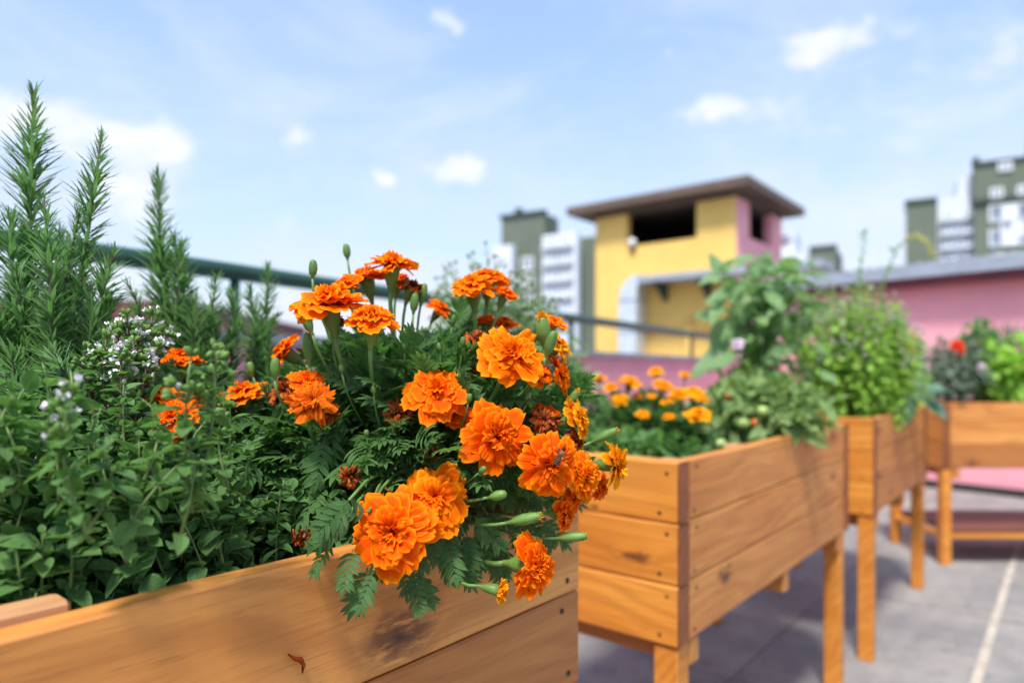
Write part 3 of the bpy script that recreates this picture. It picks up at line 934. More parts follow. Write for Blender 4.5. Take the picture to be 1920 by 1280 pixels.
b = Buf(); b.add(*lathe([(x * s, r * s) for x, r in ((-.36, .02), (-.2, .3), (0, .36), (.2, .28), (.34, .02))], bd, tc_ - bd * s * .85, 12)); b.build('head', M['bee_dark'], bee)
for sg in (-1, 1):
    sd = np.cross(bd, nn) * sg
    b = Buf(); v, q, a = oval_leaf(.38, 3, 6, .05, .05)
    Rw = frames((bd * .85 + sd * .5)[None], nn[None])[0]
    b.add((v * s * 1.9) @ Rw.T + tc_ + nn * s * .45, q, a); b.build('wing', M['wing'], bee)
    for k in range(3):
        b = Buf(); l0 = tc_ + bd * s * (k - 1) * .3; l1 = l0 + sd * s * .9 + nn * s * .05; l2 = l1 + sd * s * .35 - nn * s * .9 + bd * s * (k - 1) * .4
        b.add(*tube(np.array([l0, l1, l2]), [s * .08, s * .07, s * .04], 5)); b.build('leg', M['bee_dark'], bee)

# ------------------------------------------------------------------ oregano
def herb_stem(bufs, p0, p1, lean, rng, leaf=.019, gap=.015, buds=0, white=0.0, tmpls=OVAL, rnd=(0, .8), side=True, stem_r=.0013):
    """one square stem with opposite pairs of leaves; bufs = (leaf, stem, bud, flower)"""
    lb, sb, bb, wb = bufs
    L = np.linalg.norm(p1 - p0); n = max(6, int(L / .012))
    pts = bez(p0, (p0 + p1) / 2 + lean, p1, n)
    sb.add(*tube(pts, np.linspace(stem_r * 1.25, stem_r * .7, n), 5))
    k = max(3, int(L / gap)); T, X, Z, S, R = [], [], [], [], []
    a = rng.uniform(0, 6.28)
    for i in range(k + 1):
        f = i / k; j = f * (n - 1); p = pts[int(j)] * (1 - j % 1) + pts[min(n - 1, int(j) + 1)] * (j % 1)
        t = nrm(pts[min(n - 1, int(j) + 1)] - pts[max(0, int(j) - 1)])
        b1 = nrm(np.cross(t, [math.cos(a), math.sin(a), .1])); a += math.pi / 2 + rng.normal(0, .2)
        sz = leaf * (.55 + .6 * math.sin(math.pi * (.25 + .65 * (1 - f)))) if f < .97 else leaf * .35
        if buds and f > .86: sz *= .5
        for sg in (-1, 1):
            d = b1 * sg
            up = -.45 + 1.35 * f ** 1.6 + rng.normal(0, .2)
            T.append(p); X.append(nrm(d + t * up)); Z.append(nrm(t + d * (.35 - up * .6) + rng.normal(0, .16, 3))); S.append(sz * rng.uniform(.8, 1.15)); R.append(rng.uniform(*rnd) * (.75 + .35 * f))
            if side and f > .1 and rng.uniform() < .75:      # small axillary leaves
                for m in range(2):
                    d2 = nrm(d * .7 + t * 1.0 + np.cross(d, t) * (m - .5) * 1.2)
                    T.append(p + d * .002); X.append(d2); Z.append(nrm(t * .4 - d + rng.normal(0, .1, 3))); S.append(sz * .5); R.append(min(1, rng.uniform(*rnd) + .15))
    put(lb, tmpls, X, Z, T, S, R, rng)
    if buds:
        tips = [(pts[-1], nrm(pts[-1] - pts[-3]))]
        for m in range(buds):
            f = rng.uniform(.72, .97); p = pts[int(f * (n - 1))]; d = nrm(np.array([rng.normal(), rng.normal(), 1.0]))
            q = p + d * L * rng.uniform(.06, .15) * (1.3 - f) * 2
            sb.add(*tube(np.array([p, (p + q) / 2 + d * .002, q]), [.0009, .0008, .0007], 5)); tips.append((q, d))
        for q, d in tips:
            for m in range(rng.integers(5, 9)):
                dd = nrm(d + rng.normal(0, .55, 3)); r = rng.uniform(.0015, .0024)
                c = q + dd * .0042
                bb.add(*lathe([(-r * 1.5, r * .2), (-r * .8, r * .8), (0, r), (r, r * .8), (r * 1.7, r * .25), (r * 1.75, 0.0001)], dd, c, 8, 4, .08, (0, 0, rng.uniform(.3, 1))))
                if rng.uniform() < white:
                    for w in range(4):
                        d3 = nrm(dd + rng.normal(0, .6, 3))
                        v, qd, aa = OVAL[0]; Rw = frames(d3[None], nrm(rng.normal(0, 1, 3))[None])[0]
                        wb.add((v * rng.uniform(.0038, .0056)) @ Rw.T + c + dd * r * 1.4, qd, aa)


def herb_plant(label, cat, name, spec, seed, leafm, stemm, budm=None, flowm=None, group=None, **kw):
    """spec: list of (base point, tip point, buds, white, leaf size, colour range)"""
    rng = np.random.default_rng(seed)
    bufs = (Buf(), Buf(), Buf(), Buf())
    clusters = sum(1 for s_ in spec if s_[2]) <= 15; bb = []
    for p0, p1, bd_, wh, lf, rg in spec:
        if bd_ and clusters: bufs = (bufs[0], bufs[1], Buf(), bufs[3]); bb.append(bufs[2])
        lean = rng.normal(0, kw.get('lean', .012), 3)
        herb_stem(bufs, np.asarray(p0), np.asarray(p1), lean, rng, leaf=lf, gap=kw.get('gap', .0112) * (lf / .019) ** .5, buds=bd_, white=wh, rnd=rg, tmpls=kw.get('tmpls', OVAL), stem_r=kw.get('stem_r', .0010))
    base_ = np.mean([s_[0] for s_ in spec], 0)
    t = thing(name, label, cat, tuple(base_), group)
    bufs[0].build('foliage', leafm, t); bufs[1].build('stem', stemm, t)
    for q_ in (bb or [bufs[2]]):
        if q_.n: q_.build('bud_cluster', budm or M['bud'], t)
    if bufs[3].n: bufs[3].build('blossom', flowm or M['white_petal'], t)
    return t


rng = np.random.default_rng(77)
SOIL = .758


def bed(t0, t1, s0, s1, n, h0, h1, leaf=(.015, .024), lean=.03, rg=(0, .8)):
    out = []
    for i in range(n):
        t_, s_ = rng.uniform(t0, t1), rng.uniform(s0, s1)
        if t_ < -.50 and t_ > -.75: s_ = max(s_, .085)
        p0 = pl1(t_, s_, SOIL)
        h = rng.uniform(h0, h1) * (.75 + .5 * min(1, s_ / .2))
        p1 = p0 + UP * h + np.array([rng.normal(0, lean), rng.normal(0, lean) - .01, 0])
        # keep tips out of the front board
        sa = (p1 - P1) @ D2
        lim = .09 if -.75 < t_ < -.50 else .05
        if sa < lim: p1 = p1 + D2 * (lim - sa)
        out.append((p0, p1, 0, 0, rng.uniform(*leaf), rg))
    return out


G_OR = 'oregano growing in the foreground planter'
spec = bed(-.86, -.60, .03, .30, 105, .10, .165)
spec += [(A(90, 900, .47), A(132, 690, .49), 0, 0, .015, (.2, .9)), (A(30, 900, .46), A(62, 700, .49), 0, 0, .017, (.1, .8)), (A(-20, 900, .45), A(25, 740, .47), 0, 0, .018, (.1, .8)), (A(110, 940, .47), A(95, 780, .48), 0, 0, .019, (.1, .8))]
spec += [(A(bx, 930, Y), A(px, py, Y), 0, 0, .014, (.3, 1.0)) for bx, px, py, Y in ((60, 78, 672, .53), (20, -5, 690, .50), (100, 110, 735, .52), (45, 40, 760, .50), (0, 12, 800, .46))]
herb_plant('broad clump of dark green oregano at left edge below the rosemary', 'herb', 'oregano_plant', spec, 201, M['oregano_leaf'], M['olive_stem'], group=G_OR)
spec = bed(-.60, -.42, .03, .30, 100, .08, .155)
spec += [(A(165, 1000, .415), A(136, 735, .415), 5, .35, .015, (.2, .9)), (A(270, 900, .47), A(262, 745, .50), 0, 0, .017, (.1, .8)), (A(160, 1000, .43), A(175, 830, .43), 0, 0, .018, (.2, .9))]
spec += [(A(bx, 930, Y), A(px, py, Y), 0, 0, .014, (.3, 1.0)) for bx, px, py, Y in ((190, 190, 765, .51), (240, 232, 720, .54), (215, 205, 820, .48), (285, 300, 780, .52))]
herb_plant('oregano with a pale bud-topped stalk standing closest to the lens', 'herb', 'oregano_plant', spec, 202, M['oregano_leaf'], M['olive_stem'], group=G_OR)
spec = bed(-.42, -.27, .03, .26, 66, .07, .13)
spec += [(A(362, 960, .46), A(358, 668, .46), 6, .05, .017, (.2, .85)), (A(380, 900, .46), A(402, 655, .465), 5, .0, .013, (.2, .9)), (A(340, 1000, .45), A(330, 850, .45), 0, 0, .023, (.1, .7)), (A(430, 920, .52), A(420, 780, .53), 2, 0, .016, (.2, .9)), (A(250, 1010, .47), A(335, 870, .47), 0, 0, .018, (.1, .8))]
spec += [(A(bx, 930, Y), A(px, py, Y), 0, 0, .014, (.3, 1.0)) for bx, px, py, Y in ((420, 430, 740, .56), (390, 385, 790, .51), (450, 462, 820, .57), (300, 290, 840, .49))]
herb_plant('oregano with two upright green bud clusters in front of orange flowers', 'herb', 'oregano_plant', spec, 203, M['oregano_leaf'], M['olive_stem'], group=G_OR)
# bright rosettes near the front board
spec = []
for px, py, Y, lf in ((262, 1052, .462, .021), (175, 1035, .46, .019), (68, 1110, .428, .019), (340, 985, .49, .024), (390, 1010, .52, .021), (215, 1110, .44, .014), (80, 1000, .44, .02), (440, 960, .55, .02), (130, 960, .45, .02), (30, 1030, .42, .02)):
    tip = A(px, py, Y)
    while (tip - P1) @ D2 < .052: Y += .004; tip = A(px, py, Y)
    p0 = np.array([tip[0], tip[1], SOIL]) + D2 * .015
    spec.append((p0, tip, 0, 0, lf, (.45, 1.0) if px == 262 else (.1, .75)))
herb_plant('low bright green oregano rosettes just behind the foreground planter board', 'herb', 'oregano_plant', spec, 204, M['oregano_leaf'], M['olive_stem'], group=G_OR)
# the flowering one
spec = []
for i, (px, py, Y) in enumerate(((238, 592, .62), (285, 590, .64), (200, 632, .60), (250, 640, .61), (296, 650, .62), (160, 655, .60), (225, 665, .58), (275, 690, .60), (180, 690, .59), (305, 620, .66), (215, 620, .63), (260, 615, .62), (150, 690, .62))):
    tip = A(px, py, Y); p0 = A(222 + (px - 222) * .35, 840, Y * .98 + .01)
    spec.append((p0, tip, 4, .32, .014, (.1, .8)))
fp = herb_plant('oregano in white flower on reddish stems beside the rosemary', 'herb', 'oregano_plant', spec, 205, M['oregano_leaf'], M['purple_stem'], group=G_OR)

# ------------------------------------------------------------------ rosemary
def rosemary(label, spec, seed):
    rng = np.random.default_rng(seed)
    lb, sb = Buf(), Buf()
    more = []
    for p0, p1, young, nl in spec:                     # short side shoots on the longer stems
        if np.linalg.norm(p1 - p0) > .24:
            for _ in range(2):
                f = rng.uniform(.15, .38); q = p0 + (p1 - p0) * f
                more.append((q, q + nrm(np.array([rng.normal(0, .5), rng.normal(0, .5), 1.0])) * rng.uniform(.05, .09), min(1, young + .45), nl * .75))
    for p0, p1, young, nl in list(spec) + more:
        L = np.linalg.norm(p1 - p0); n = 24
        pts = bez(p0, p0 * .45 + p1 * .55 + np.array([rng.normal(0, .02), rng.normal(0, .02), -.01 * L]), p1, n)
        wv = np.linspace(0, 1, n)
        pts = pts + np.outer(np.sin(wv * rng.uniform(6, 11) + rng.uniform(0, 6)) * wv * (1 - wv ** 3) * .006, nrm(rng.normal(0, 1, 3)))
        ph_ = rng.uniform(0, 6.28, 2)
        sb.add(*tube(pts, np.linspace(.0024, .0009, n), 5))
        k = int(L / .0030); T, X, Z, S, R = [], [], [], [], []
        for i in range(k):
            f = (i + .5) / k; j = f * (n - 1); i0 = int(j)
            p = pts[i0] + (pts[min(n - 1, i0 + 1)] - pts[i0]) * (j % 1); t = nrm(pts[min(n - 1, i0 + 1)] - pts[max(0, i0 - 1)])
            if f < .08: continue
            for m in range(5):
                a = rng.uniform(0, 6.28)
                ref = np.array([math.cos(a), math.sin(a), 0.]); d = nrm(ref - t * (ref @ t))
                if rng.uniform() < .08 + .18 * math.sin(f * 19 + ph_[0]): continue
                up = rng.normal(.95, .30) + 1.3 * max(0, f - .85) / .15
                ln = nl * rng.uniform(.62, 1.15) * (1 + .16 * math.sin(f * 13 + ph_[1])) * (1 - .55 * max(0, f - .75) / .25)
                T.append(p + d * .0012); X.append(nrm(d + t * up)); Z.append(nrm(t - d * up)); S.append(ln)
                R.append(np.clip(rng.beta(2, 3) * .7 + young * .35 + .25 * max(0, f - .8) / .2, 0, 1))
        S = np.array(S)
        lb.inst(NEEDLE, frames(np.array(X), np.array(Z)), np.array(T), np.stack([S, S * rng.uniform(.9, 1.25, len(S)), S], 1), R)
    t = thing('rosemary_plant', label, 'herb', tuple(np.mean([s_[0] for s_ in spec], 0)), 'rosemary bushes at the back of the foreground planter')
    lb.build('foliage', M['rosemary_leaf'], t); sb.build('stem', M['rosemary_stem'], t)


def ros(px, py, Y, bx, by, young=0.0, nl=.030):
    return (A(bx, by, Y + .01), A(px, py, Y), young, nl)

rosemary('tallest rosemary with two pointed spires at left edge', [
    ros(65, 168, .72, 75, 860, 0, .034), ros(192, 252, .70, 120, 860, 0, .027), ros(18, 400, .70, 40, 860), ros(150, 395, .69, 110, 860, .3), ros(82, 375, .64, 90, 840, .6, .027), ros(215, 468, .68, 140, 860, .2),
    ros(112, 540, .65, 100, 860, .2), ros(30, 500, .66, 50, 880), ros(172, 580, .66, 130, 880), ros(208, 570, .69, 150, 870), ros(-30, 380, .70, 10, 860), ros(-10, 560, .66, 20, 880), ros(98, 650, .60, 100, 860, .6, .022),
    ros(60, 620, .68, 70, 880), ros(140, 660, .68, 120, 880), ros(20, 660, .64, 40, 900), ros(180, 660, .72, 150, 880), ros(50, 450, .74, 60, 860), ros(110, 430, .74, 90, 860), ros(-60, 480, .68, -10, 880), ros(40, 560, .70, 60, 870, .2), ros(90, 590, .67, 95, 870, .3), ros(130, 520, .72, 115, 860), ros(5, 610, .69, 30, 880), ros(160, 500, .73, 130, 860, .1), ros(75, 700, .66, 85, 880), ros(195, 620, .66, 160, 880, .3), ros(50, 420, .76, 70, 860), ros(120, 600, .75, 115, 860), ros(10, 720, .60, 30, 900), ros(150, 730, .66, 140, 880)], 31)
rosemary('second rosemary with one spire crossing the green rail', [
    ros(297, 332, .86, 345, 820, 0, .034), ros(343, 455, .85, 360, 820, .1, .028), ros(405, 520, .84, 370, 820, .3, .026), ros(434, 548, .86, 390, 820, .2, .026), ros(318, 520, .86, 345, 820, 0, .028), ros(365, 560, .83, 365, 820, .2),
    ros(238, 532, .78, 262, 780, .1, .026), ros(400, 610, .84, 380, 820), ros(430, 630, .86, 395, 820), ros(335, 610, .84, 350, 820), ros(365, 650, .82, 370, 820), ros(310, 660, .84, 340, 820), ros(325, 440, .88, 350, 820), ros(350, 520, .88, 360, 820), ros(385, 575, .87, 375, 820), ros(300, 580, .87, 340, 820), ros(415, 580, .88, 385, 820), ros(280, 640, .82, 320, 820)], 32)
rosemary('smallest rosemary sprigs left of the large marigold', [
    ros(502, 500, .92, 488, 800, .4, .026), ros(468, 535, .93, 478, 800, .2, .025), ros(522, 590, .92, 495, 800, .2, .025), ros(448, 600, .93, 470, 800), ros(480, 610, .90, 480, 800, .2), ros(505, 650, .90, 490, 800)], 33)

# ------------------------------------------------------------------ plants in the planters behind
def clump(name, label, cat, center, radii, n, size, mat, tmpls, seed, stem_mat=None, zmin=.77, base=None, group=None, shell=(.2, 1.0), nstem=14, up=.5):
    rng = np.random.default_rng(seed)
    center = np.array(center); radii = np.array(radii)
    T, X, Z, S, R = [], [], [], [], []
    while len(T) < n:
        d = nrm(rng.normal(0, 1, 3)); f = shell[0] + (shell[1] - shell[0]) * rng.uniform() ** .5
        lump = 1 + .22 * math.sin(d[0] * 5 + seed) * math.sin(d[2] * 6 + seed * 2) + rng.normal(0, .06)
        p = center + radii * d * f * lump
        if p[2] < zmin: continue
        T.append(p); X.append(nrm(d * .7 + UP * up * rng.uniform(-.5, 1) + rng.normal(0, .45, 3))); Z.append(nrm(UP * .8 + d * .4 + rng.normal(0, .4, 3)))
        S.append(size * rng.uniform(.55, 1.15)); R.append(rng.uniform(0, 1) ** 1.3)
    base = np.array(base) if base is not None else np.array([center[0], center[1], .757])
    t = thing(name, label, cat, tuple(base), group)
    b = Buf(); put(b, tmpls, X, Z, T, S, R, rng); b.build('foliage', mat, t)
    sb = Buf()
    for i in range(nstem):
        p = T[rng.integers(0, len(T))]; sb.add(*tube(bez(base + np.array([rng.normal(0, .02), rng.normal(0, .02), -.01]), (base + p) / 2 + UP * .04, p, 7), np.linspace(.004, .0015, 7), 6))
    sb.build('stem', stem_mat or M['green_stem'], t)
    return t


def small_bloom(t, pos, R, axis, mat, seed, name='flower_head', style='open'):
    rng = np.random.default_rng(seed)
    fb = flower_mesh(R, axis, style, rng); b = Buf(); b.add(np.concatenate(fb.v) + pos, np.concatenate(fb.q), np.concatenate(fb.a))
    return b.build(name, mat, t)


# pale spiky plant behind the marigold (near back corner of the middle planter)
rng = np.random.default_rng(90)
spec = []
for i in range(72):
    px = rng.uniform(810, 1050); top = 455 + abs(px - 905) * .55 + rng.uniform(0, 110)
    Y = rng.uniform(1.42, 1.60)
    if 1000 < px: top = max(top, 560)
    p1 = A(px, top, Y); p0 = np.array([A(930 + (px - 930) * .45, 0, 1.5)[0], 1.5 + rng.normal(0, .03), .757])
    spec.append((p0, p1, 3, .35, .024, (.2, 1.0)))
herb_plant('pale green herb with tiny white blossoms rising behind the large marigold', 'herb', 'herb_plant', spec, 206, M['pale_leaf'], M['green_stem'], gap=.02, tmpls=OVAL)

# yellow-orange marigold in the middle planter
YM = thing('marigold_plant', 'blurred yellow-orange marigold in the middle planter', 'flowering plant', tuple(np.array([A(1215, 0, 1.62)[0], 1.62, .757])))
fb, ft = dome_foliage(A(1205, 815, 1.62), (.15, .12, .06), 420, .055, 61, zmin=.775)
fb.build('foliage', M['marigold_leaf'], YM)
rt = np.array([A(1215, 0, 1.62)[0], 1.62, .78])
for i, (px, py, w, Y) in enumerate(((1182, 712, 46, 1.6), (1228, 693, 34, 1.68), (1246, 720, 44, 1.6), (1272, 735, 46, 1.56), (1298, 732, 44, 1.6), (1310, 772, 52, 1.48), (1206, 773, 32, 1.5), (1122, 706, 30, 1.66), (1145, 722, 34, 1.62), (1105, 735, 26, 1.6), (1285, 700, 24, 1.72), (1250, 752, 24, 1.55), (1222, 740, 20, 1.56), (1195, 740, 22, 1.6), (1160, 745, 36, 1.55), (1318, 745, 30, 1.56), (1255, 778, 26, 1.5))):
    add_flower(YM, A(px, py, Y), w * .5 * Y / F * 1.08, (random.Random(i).uniform(-.3, .3), -.25, 1), 'open', 620 + i, rt, M['petal_yellow'])
clump('herb_plant', 'low rounded green herb beneath the yellow marigold at planter corner', 'herb', A(1180, 855, 1.45), (.17, .10, .045), 420, .030, M['oregano_leaf'], OVAL, 62, zmin=.775)
clump('herb_plant', 'thin green sprigs rising left of the yellow marigold', 'herb', A(1085, 730, 1.62), (.05, .05, .11), 120, .032, M['pale_leaf'], LANCE, 63, zmin=.775)

# tomatoes
TM = clump('tomato_plant', 'pale curled tomato plant with green fruit along the middle planter', 'vegetable plant', A(1420, 772, 1.80), (.165, .17, .08), 620, .050, M['tomato_leaf'], CRUMP, 64, zmin=.775)
for i, (px, py, r, Y, red) in enumerate(((1322, 806, 11, 1.52, 0), (1302, 840, 12, 1.47, 0), (1325, 838, 10, 1.50, 0), (1392, 792, 15, 1.66, 0), (1350, 832, 13, 1.52, 0), (1455, 740, 14, 1.75, 0), (1411, 791, 9, 1.66, 1), (1532, 772, 13, 1.90, 1), (1368, 742, 9, 1.75, 1), (1470, 775, 13, 1.72, 0), (1430, 770, 12, 1.66, 0))):
    Rr = r * Y / F; c = A(px, py, Y); b = Buf()
    th = np.linspace(0, math.pi, 9)
    b.add(*lathe([(-math.cos(a) * Rr * .9 - (.12 * Rr * math.exp(-((a - math.pi) / .4) ** 2)), max(1e-5, math.sin(a) * Rr)) for a in th], UP, c, 16, 5, .03))
    f_ = b.build('tomato', M['tomato_red'] if red else M['tomato_green'], TM)
    if red: f_['label'] = 'ripening orange tomato'
    b = Buf(); v, q, a = LANCE[0]
    for k in range(5):
        an = k * 1.257; dd = np.array([math.cos(an), math.sin(an), .15]); Rw = frames(dd[None], UP[None])[0]
        b.add(v * Rr * .7 @ Rw.T + c + UP * Rr * .86, q, a)
    b.build('calyx', M['bud'], f_)

# eggplant with big leaves
EB = np.array([A(1420, 0, 2.12)[0], 2.12, .757])
eg = thing('leafy_vegetable', 'tall big-leaved vegetable plant with a lilac flower in front of the tower', 'vegetable plant', tuple(EB))
rng = np.random.default_rng(66)
lb, sb = Buf(), Buf(); T, X, Z, S, R = [], [], [], [], []
for i in range(330):
    px, py, Y = rng.normal(1435, 52), rng.uniform(505, 745), rng.uniform(1.98, 2.25)
    if i < 90: px, py = rng.normal(1440, 46), rng.uniform(488, 610)
    px = float(np.clip(px, 1352, 1530))
    p = A(px, py, Y); side = np.array([rng.normal(0, .8), rng.uniform(-1, .5), rng.normal(-.15, .5)])
    T.append(p); X.append(nrm(side)); Z.append(nrm(np.array([side[0] * .6, -.5, 1]) + rng.normal(0, .45, 3))); S.append(rng.uniform(.035, .085)); R.append(rng.uniform(0, 1))
for px, py, Y, dx, dz, sz in ((1385, 655, 2.0, -.95, -.28, .16), (1400, 700, 1.98, -.6, -.7, .13), (1440, 560, 2.05, .4, -.8, .13), (1400, 540, 2.05, -.3, -.85, .13), (1370, 600, 2.02, -.5, -.6, .11), (1450, 690, 2.0, .3, -.8, .14)):
    T.append(A(px, py, Y)); X.append(nrm([dx, -.3, dz])); Z.append(nrm([.0, -.6, .8])); S.append(sz); R.append(rng.uniform(.3, 1))
put(lb, BROAD, X, Z, T, S, R, rng)
for p in T[::6] + T[-6:]:
    sb.add(*tube(bez(EB - UP * .01, np.array([EB[0], EB[1], p[2] - .03]), np.asarray(p), 8), np.linspace(.006, .0018, 8), 6))
lb.build('foliage', M['eggplant_leaf'], eg); sb.build('stem', M['green_stem'], eg)
small_bloom(eg, A(1383, 645, 1.97), .020, (-.3, -.9, .2), M['pink_petal'], 5)

# basil
rng = np.random.default_rng(67)
spec = []
for i in range(150):
    px = rng.uniform(1476, 1738)
    e = max(.02, 1 - ((px - 1600) / 165) ** 2) ** .6
    top = 742 - 196 * max(.05, e) * rng.choice([rng.uniform(.35, .85), rng.uniform(.85, 1.12)])
    Y = rng.uniform(2.30, 2.62) if px < 1650 else rng.uniform(2.42, 2.75)
    p1 = A(px, top, Y); p0 = np.array([A(1605 + (px - 1605) * .55, 0, 2.5)[0], Y * .5 + 1.25, .757])
    spec.append((p0, p1, 4 if rng.uniform() < .6 else 0, .55, .030, (.25, 1.05)))
herb_plant('bright green basil bush with small white blossoms in the third planter', 'herb', 'basil_plant', spec, 207, M['basil_leaf'], M['green_stem'], lean=.04, gap=.024, stem_r=.002)

# broad drooping leaves at the third planter's far end
ch = thing('broad_leaf_plant', 'dark broad leaves drooping over the end of the third planter', 'vegetable plant', tuple(np.array([1.62, 2.80, .757])))
lb, sb = Buf(), Buf(); rng = np.random.default_rng(68)
T, X, Z, S, R = [], [], [], [], []
for px, py, Y, dx, dy, dz, sz in ((1702, 738, 2.72, .75, -.5, -.35, .15), (1722, 742, 2.72, .95, -.3, -.35, .15), (1690, 735, 2.62, .1, -.6, -.8, .12), (1712, 728, 2.75, .4, -.4, .2, .11), (1668, 735, 2.6, -.3, -.6, -.4, .11), (1735, 735, 2.8, .8, .2, -.1, .10), (1650, 745, 2.55, .2, -.6, -.4, .10)):
    T.append(A(px, py, Y)); X.append(nrm([dx, dy, dz])); Z.append(nrm([.1, -.5, .8])); S.append(sz); R.append(rng.uniform(0, 1))
put(lb, BROAD, X, Z, T, S, R, rng)
for p in T: sb.add(*tube(bez(np.array([1.62, 2.80, .75]), np.array([1.62, 2.78, .86]), np.asarray(p), 7), np.linspace(.004, .002, 7), 6))
lb.build('foliage', M['broad_leaf'], ch); sb.build('stem', M['green_stem'], ch)

# thin arching flower stalks above the basil
wb = np.array([A(1640, 0, 2.62)[0], 2.62, .757])
ws = thing('flowering_stalk', 'thin arching stalk with a drooping yellow flower spike above the basil', 'flowering plant', tuple(wb))
sb, lb, yb = Buf(), Buf(), Buf()
arc = np.array([wb, A(1645, 640, 2.62), A(1660, 520, 2.62), A(1685, 460, 2.62), A(1715, 440, 2.62), A(1740, 455, 2.6), A(1752, 485, 2.58)])
sb.add(*tube(arc, np.linspace(.003, .0012, 7), 6))
ar2 = np.array([wb, A(1622, 620, 2.66), A(1612, 520, 2.66), A(1618, 460, 2.66), A(1622, 428, 2.66)]); sb.add(*tube(ar2, np.linspace(.003, .001, 5), 6))
ar3 = np.array([wb, A(1655, 600, 2.7), A(1650, 540, 2.7), A(1672, 480, 2.7), A(1690, 460, 2.7)]); sb.add(*tube(ar3, np.linspace(.002, .0008, 5), 6))
for a_ in range(140):
    f = rng.uniform(3.3, 6); i0 = min(5, int(f)); p = arc[i0] + (arc[i0 + 1] - arc[i0]) * (f - i0) + rng.normal(0, .006, 3)
    yb.add(*lathe([(-.003, .0003), (0, .003), (.003, .0003)], UP, p, 6, 0, 0, (0, 0, rng.uniform(.3, 1))))
T, X, Z, S, R = [], [], [], [], []
for a_ in range(34):
    ar = ar2 if a_ % 3 else ar3
    f = rng.uniform(.8, 4); i0 = min(3, int(f)); p = ar[i0] + (ar[i0 + 1] - ar[i0]) * (f - i0)
    T.append(p); X.append(nrm(rng.normal(0, 1, 3))); Z.append(nrm(UP + rng.normal(0, .3, 3))); S.append(rng.uniform(.016, .035)); R.append(rng.uniform())
put(lb, OVAL, X, Z, T, S, R, rng)
sb.build('stem', M['green_stem'], ws); lb.build('foliage', M['pale_leaf'], ws)
M['spike'] = plain('yellow_spike', (.55, .50, .14), .7, .2, 60); yb.build('flower_spike', M['spike'], ws)

# small orange flowers between the basil and the far planter
og = clump('orange_flower_plant', 'slender plant with small orange flowers right of the basil', 'flowering plant', A(1712, 705, 2.95), (.07, .07, .11), 110, .045, M['pale_leaf'], LANCE, 69, zmin=.775)
small_bloom(og, A(1706, 654, 2.9), .026, (0, -.7, .7), M['petal_pale'], 6); small_bloom(og, A(1722, 636, 2.95), .024, (0, -.6, .8), M['petal_pale'], 7); small_bloom(og, A(1735, 690, 2.95), .020, (.1, -.6, .8), M['pink_petal'], 8)

# far planter
clump('grey_herb', 'low grey-green herb mound at left end of the farthest planter', 'herb', A(1752, 700, 3.56), (.11, .12, .14), 620, .05, M['grey_leaf'], LANCE, 70, zmin=.775)
clump('grey_herb', 'taller grey-green herb mound beside the red flower', 'herb', A(1800, 695, 3.62), (.11, .12, .16), 560, .05, M['grey_leaf'], LANCE, 74, zmin=.775)
rg_ = clump('red_flower_plant', 'plant with red bloom on purplish stems in the farthest planter', 'flowering plant', A(1835, 660, 3.7), (.14, .10, .15), 260, .06, M['eggplant_leaf'], OVAL, 71, M['purple_stem'], zmin=.775, nstem=40)
small_bloom(rg_, A(1795, 648, 3.5), .036, (-.1, -.9, .4), M['red_petal'], 9); small_bloom(rg_, A(1800, 662, 3.52), .028, (.1, -.9, .2), M['red_petal'], 10)
small_bloom(rg_, A(1840, 690, 3.55), .03, (.1, -.9, .2), M['pink_petal'], 12)
clump('herb_plant', 'low bright green leafy herb at right end of the farthest planter', 'herb', A(1895, 700, 3.6), (.17, .13, .15), 520, .075, M['basil_leaf'], OVAL, 72, zmin=.775)
clump('herb_plant', 'brownish wispy herb behind the bright leafy herb in the farthest planter', 'herb', A(1880, 640, 3.75), (.22, .05, .09), 260, .04, M['grey_leaf'], LANCE, 73, M['purple_stem'], zmin=.775, base=(2.62, 3.75, .757), nstem=40)

# ------------------------------------------------------------------ parapet and rail
RD = nrm(np.array([840, 1280, 0.])); RN = np.array([-RD[1], RD[0], 0.])
R0 = np.array([-.912, 1.60, 0.])
def rl(d, s, z): return R0 + RD * d + RN * s + UP * z
t = thing('parapet_wall', 'low deep pink parapet wall with blue-grey cap below the green rail', 'wall', tuple(rl(0, 0, 0)))
b = Buf(); frame_box(b, R0, RD, RN, (-3.5, -.04, -3), (7.6, .14, 1.03)); b.build('wall_body', M['pink_dark'], t, smooth=False)
b = Buf(); frame_box(b, R0, RD, RN, (-3.5, -.055, 1.0305), (7.6, .155, 1.058)); b.build('coping', M['cap'], t, smooth=False)
t = thing('railing', 'dark green pipe railing running behind the planters', 'railing', tuple(rl(0, .05, 1.058)))
b = Buf(); b.add(*tube(np.array([rl(d, .05, 1.232) for d in np.linspace(-3.4, 7.4, 12)]), .0245, 16)); b.build('top_rail', M['rail'], t)
for d in (-2.2, -.95, .33, 2.3, 4.2, 6.2):
    b = Buf(); b.add(*tube(np.array([rl(d, .05, 1.0582), rl(d, .05, 1.215)]), .014, 12))
    b.add(*lathe([(0, .001), (0, .032), (.006, .032), (.0065, .015)], UP, rl(d, .05, 1.0582), 14)); b.build('post', M['rail'], t)

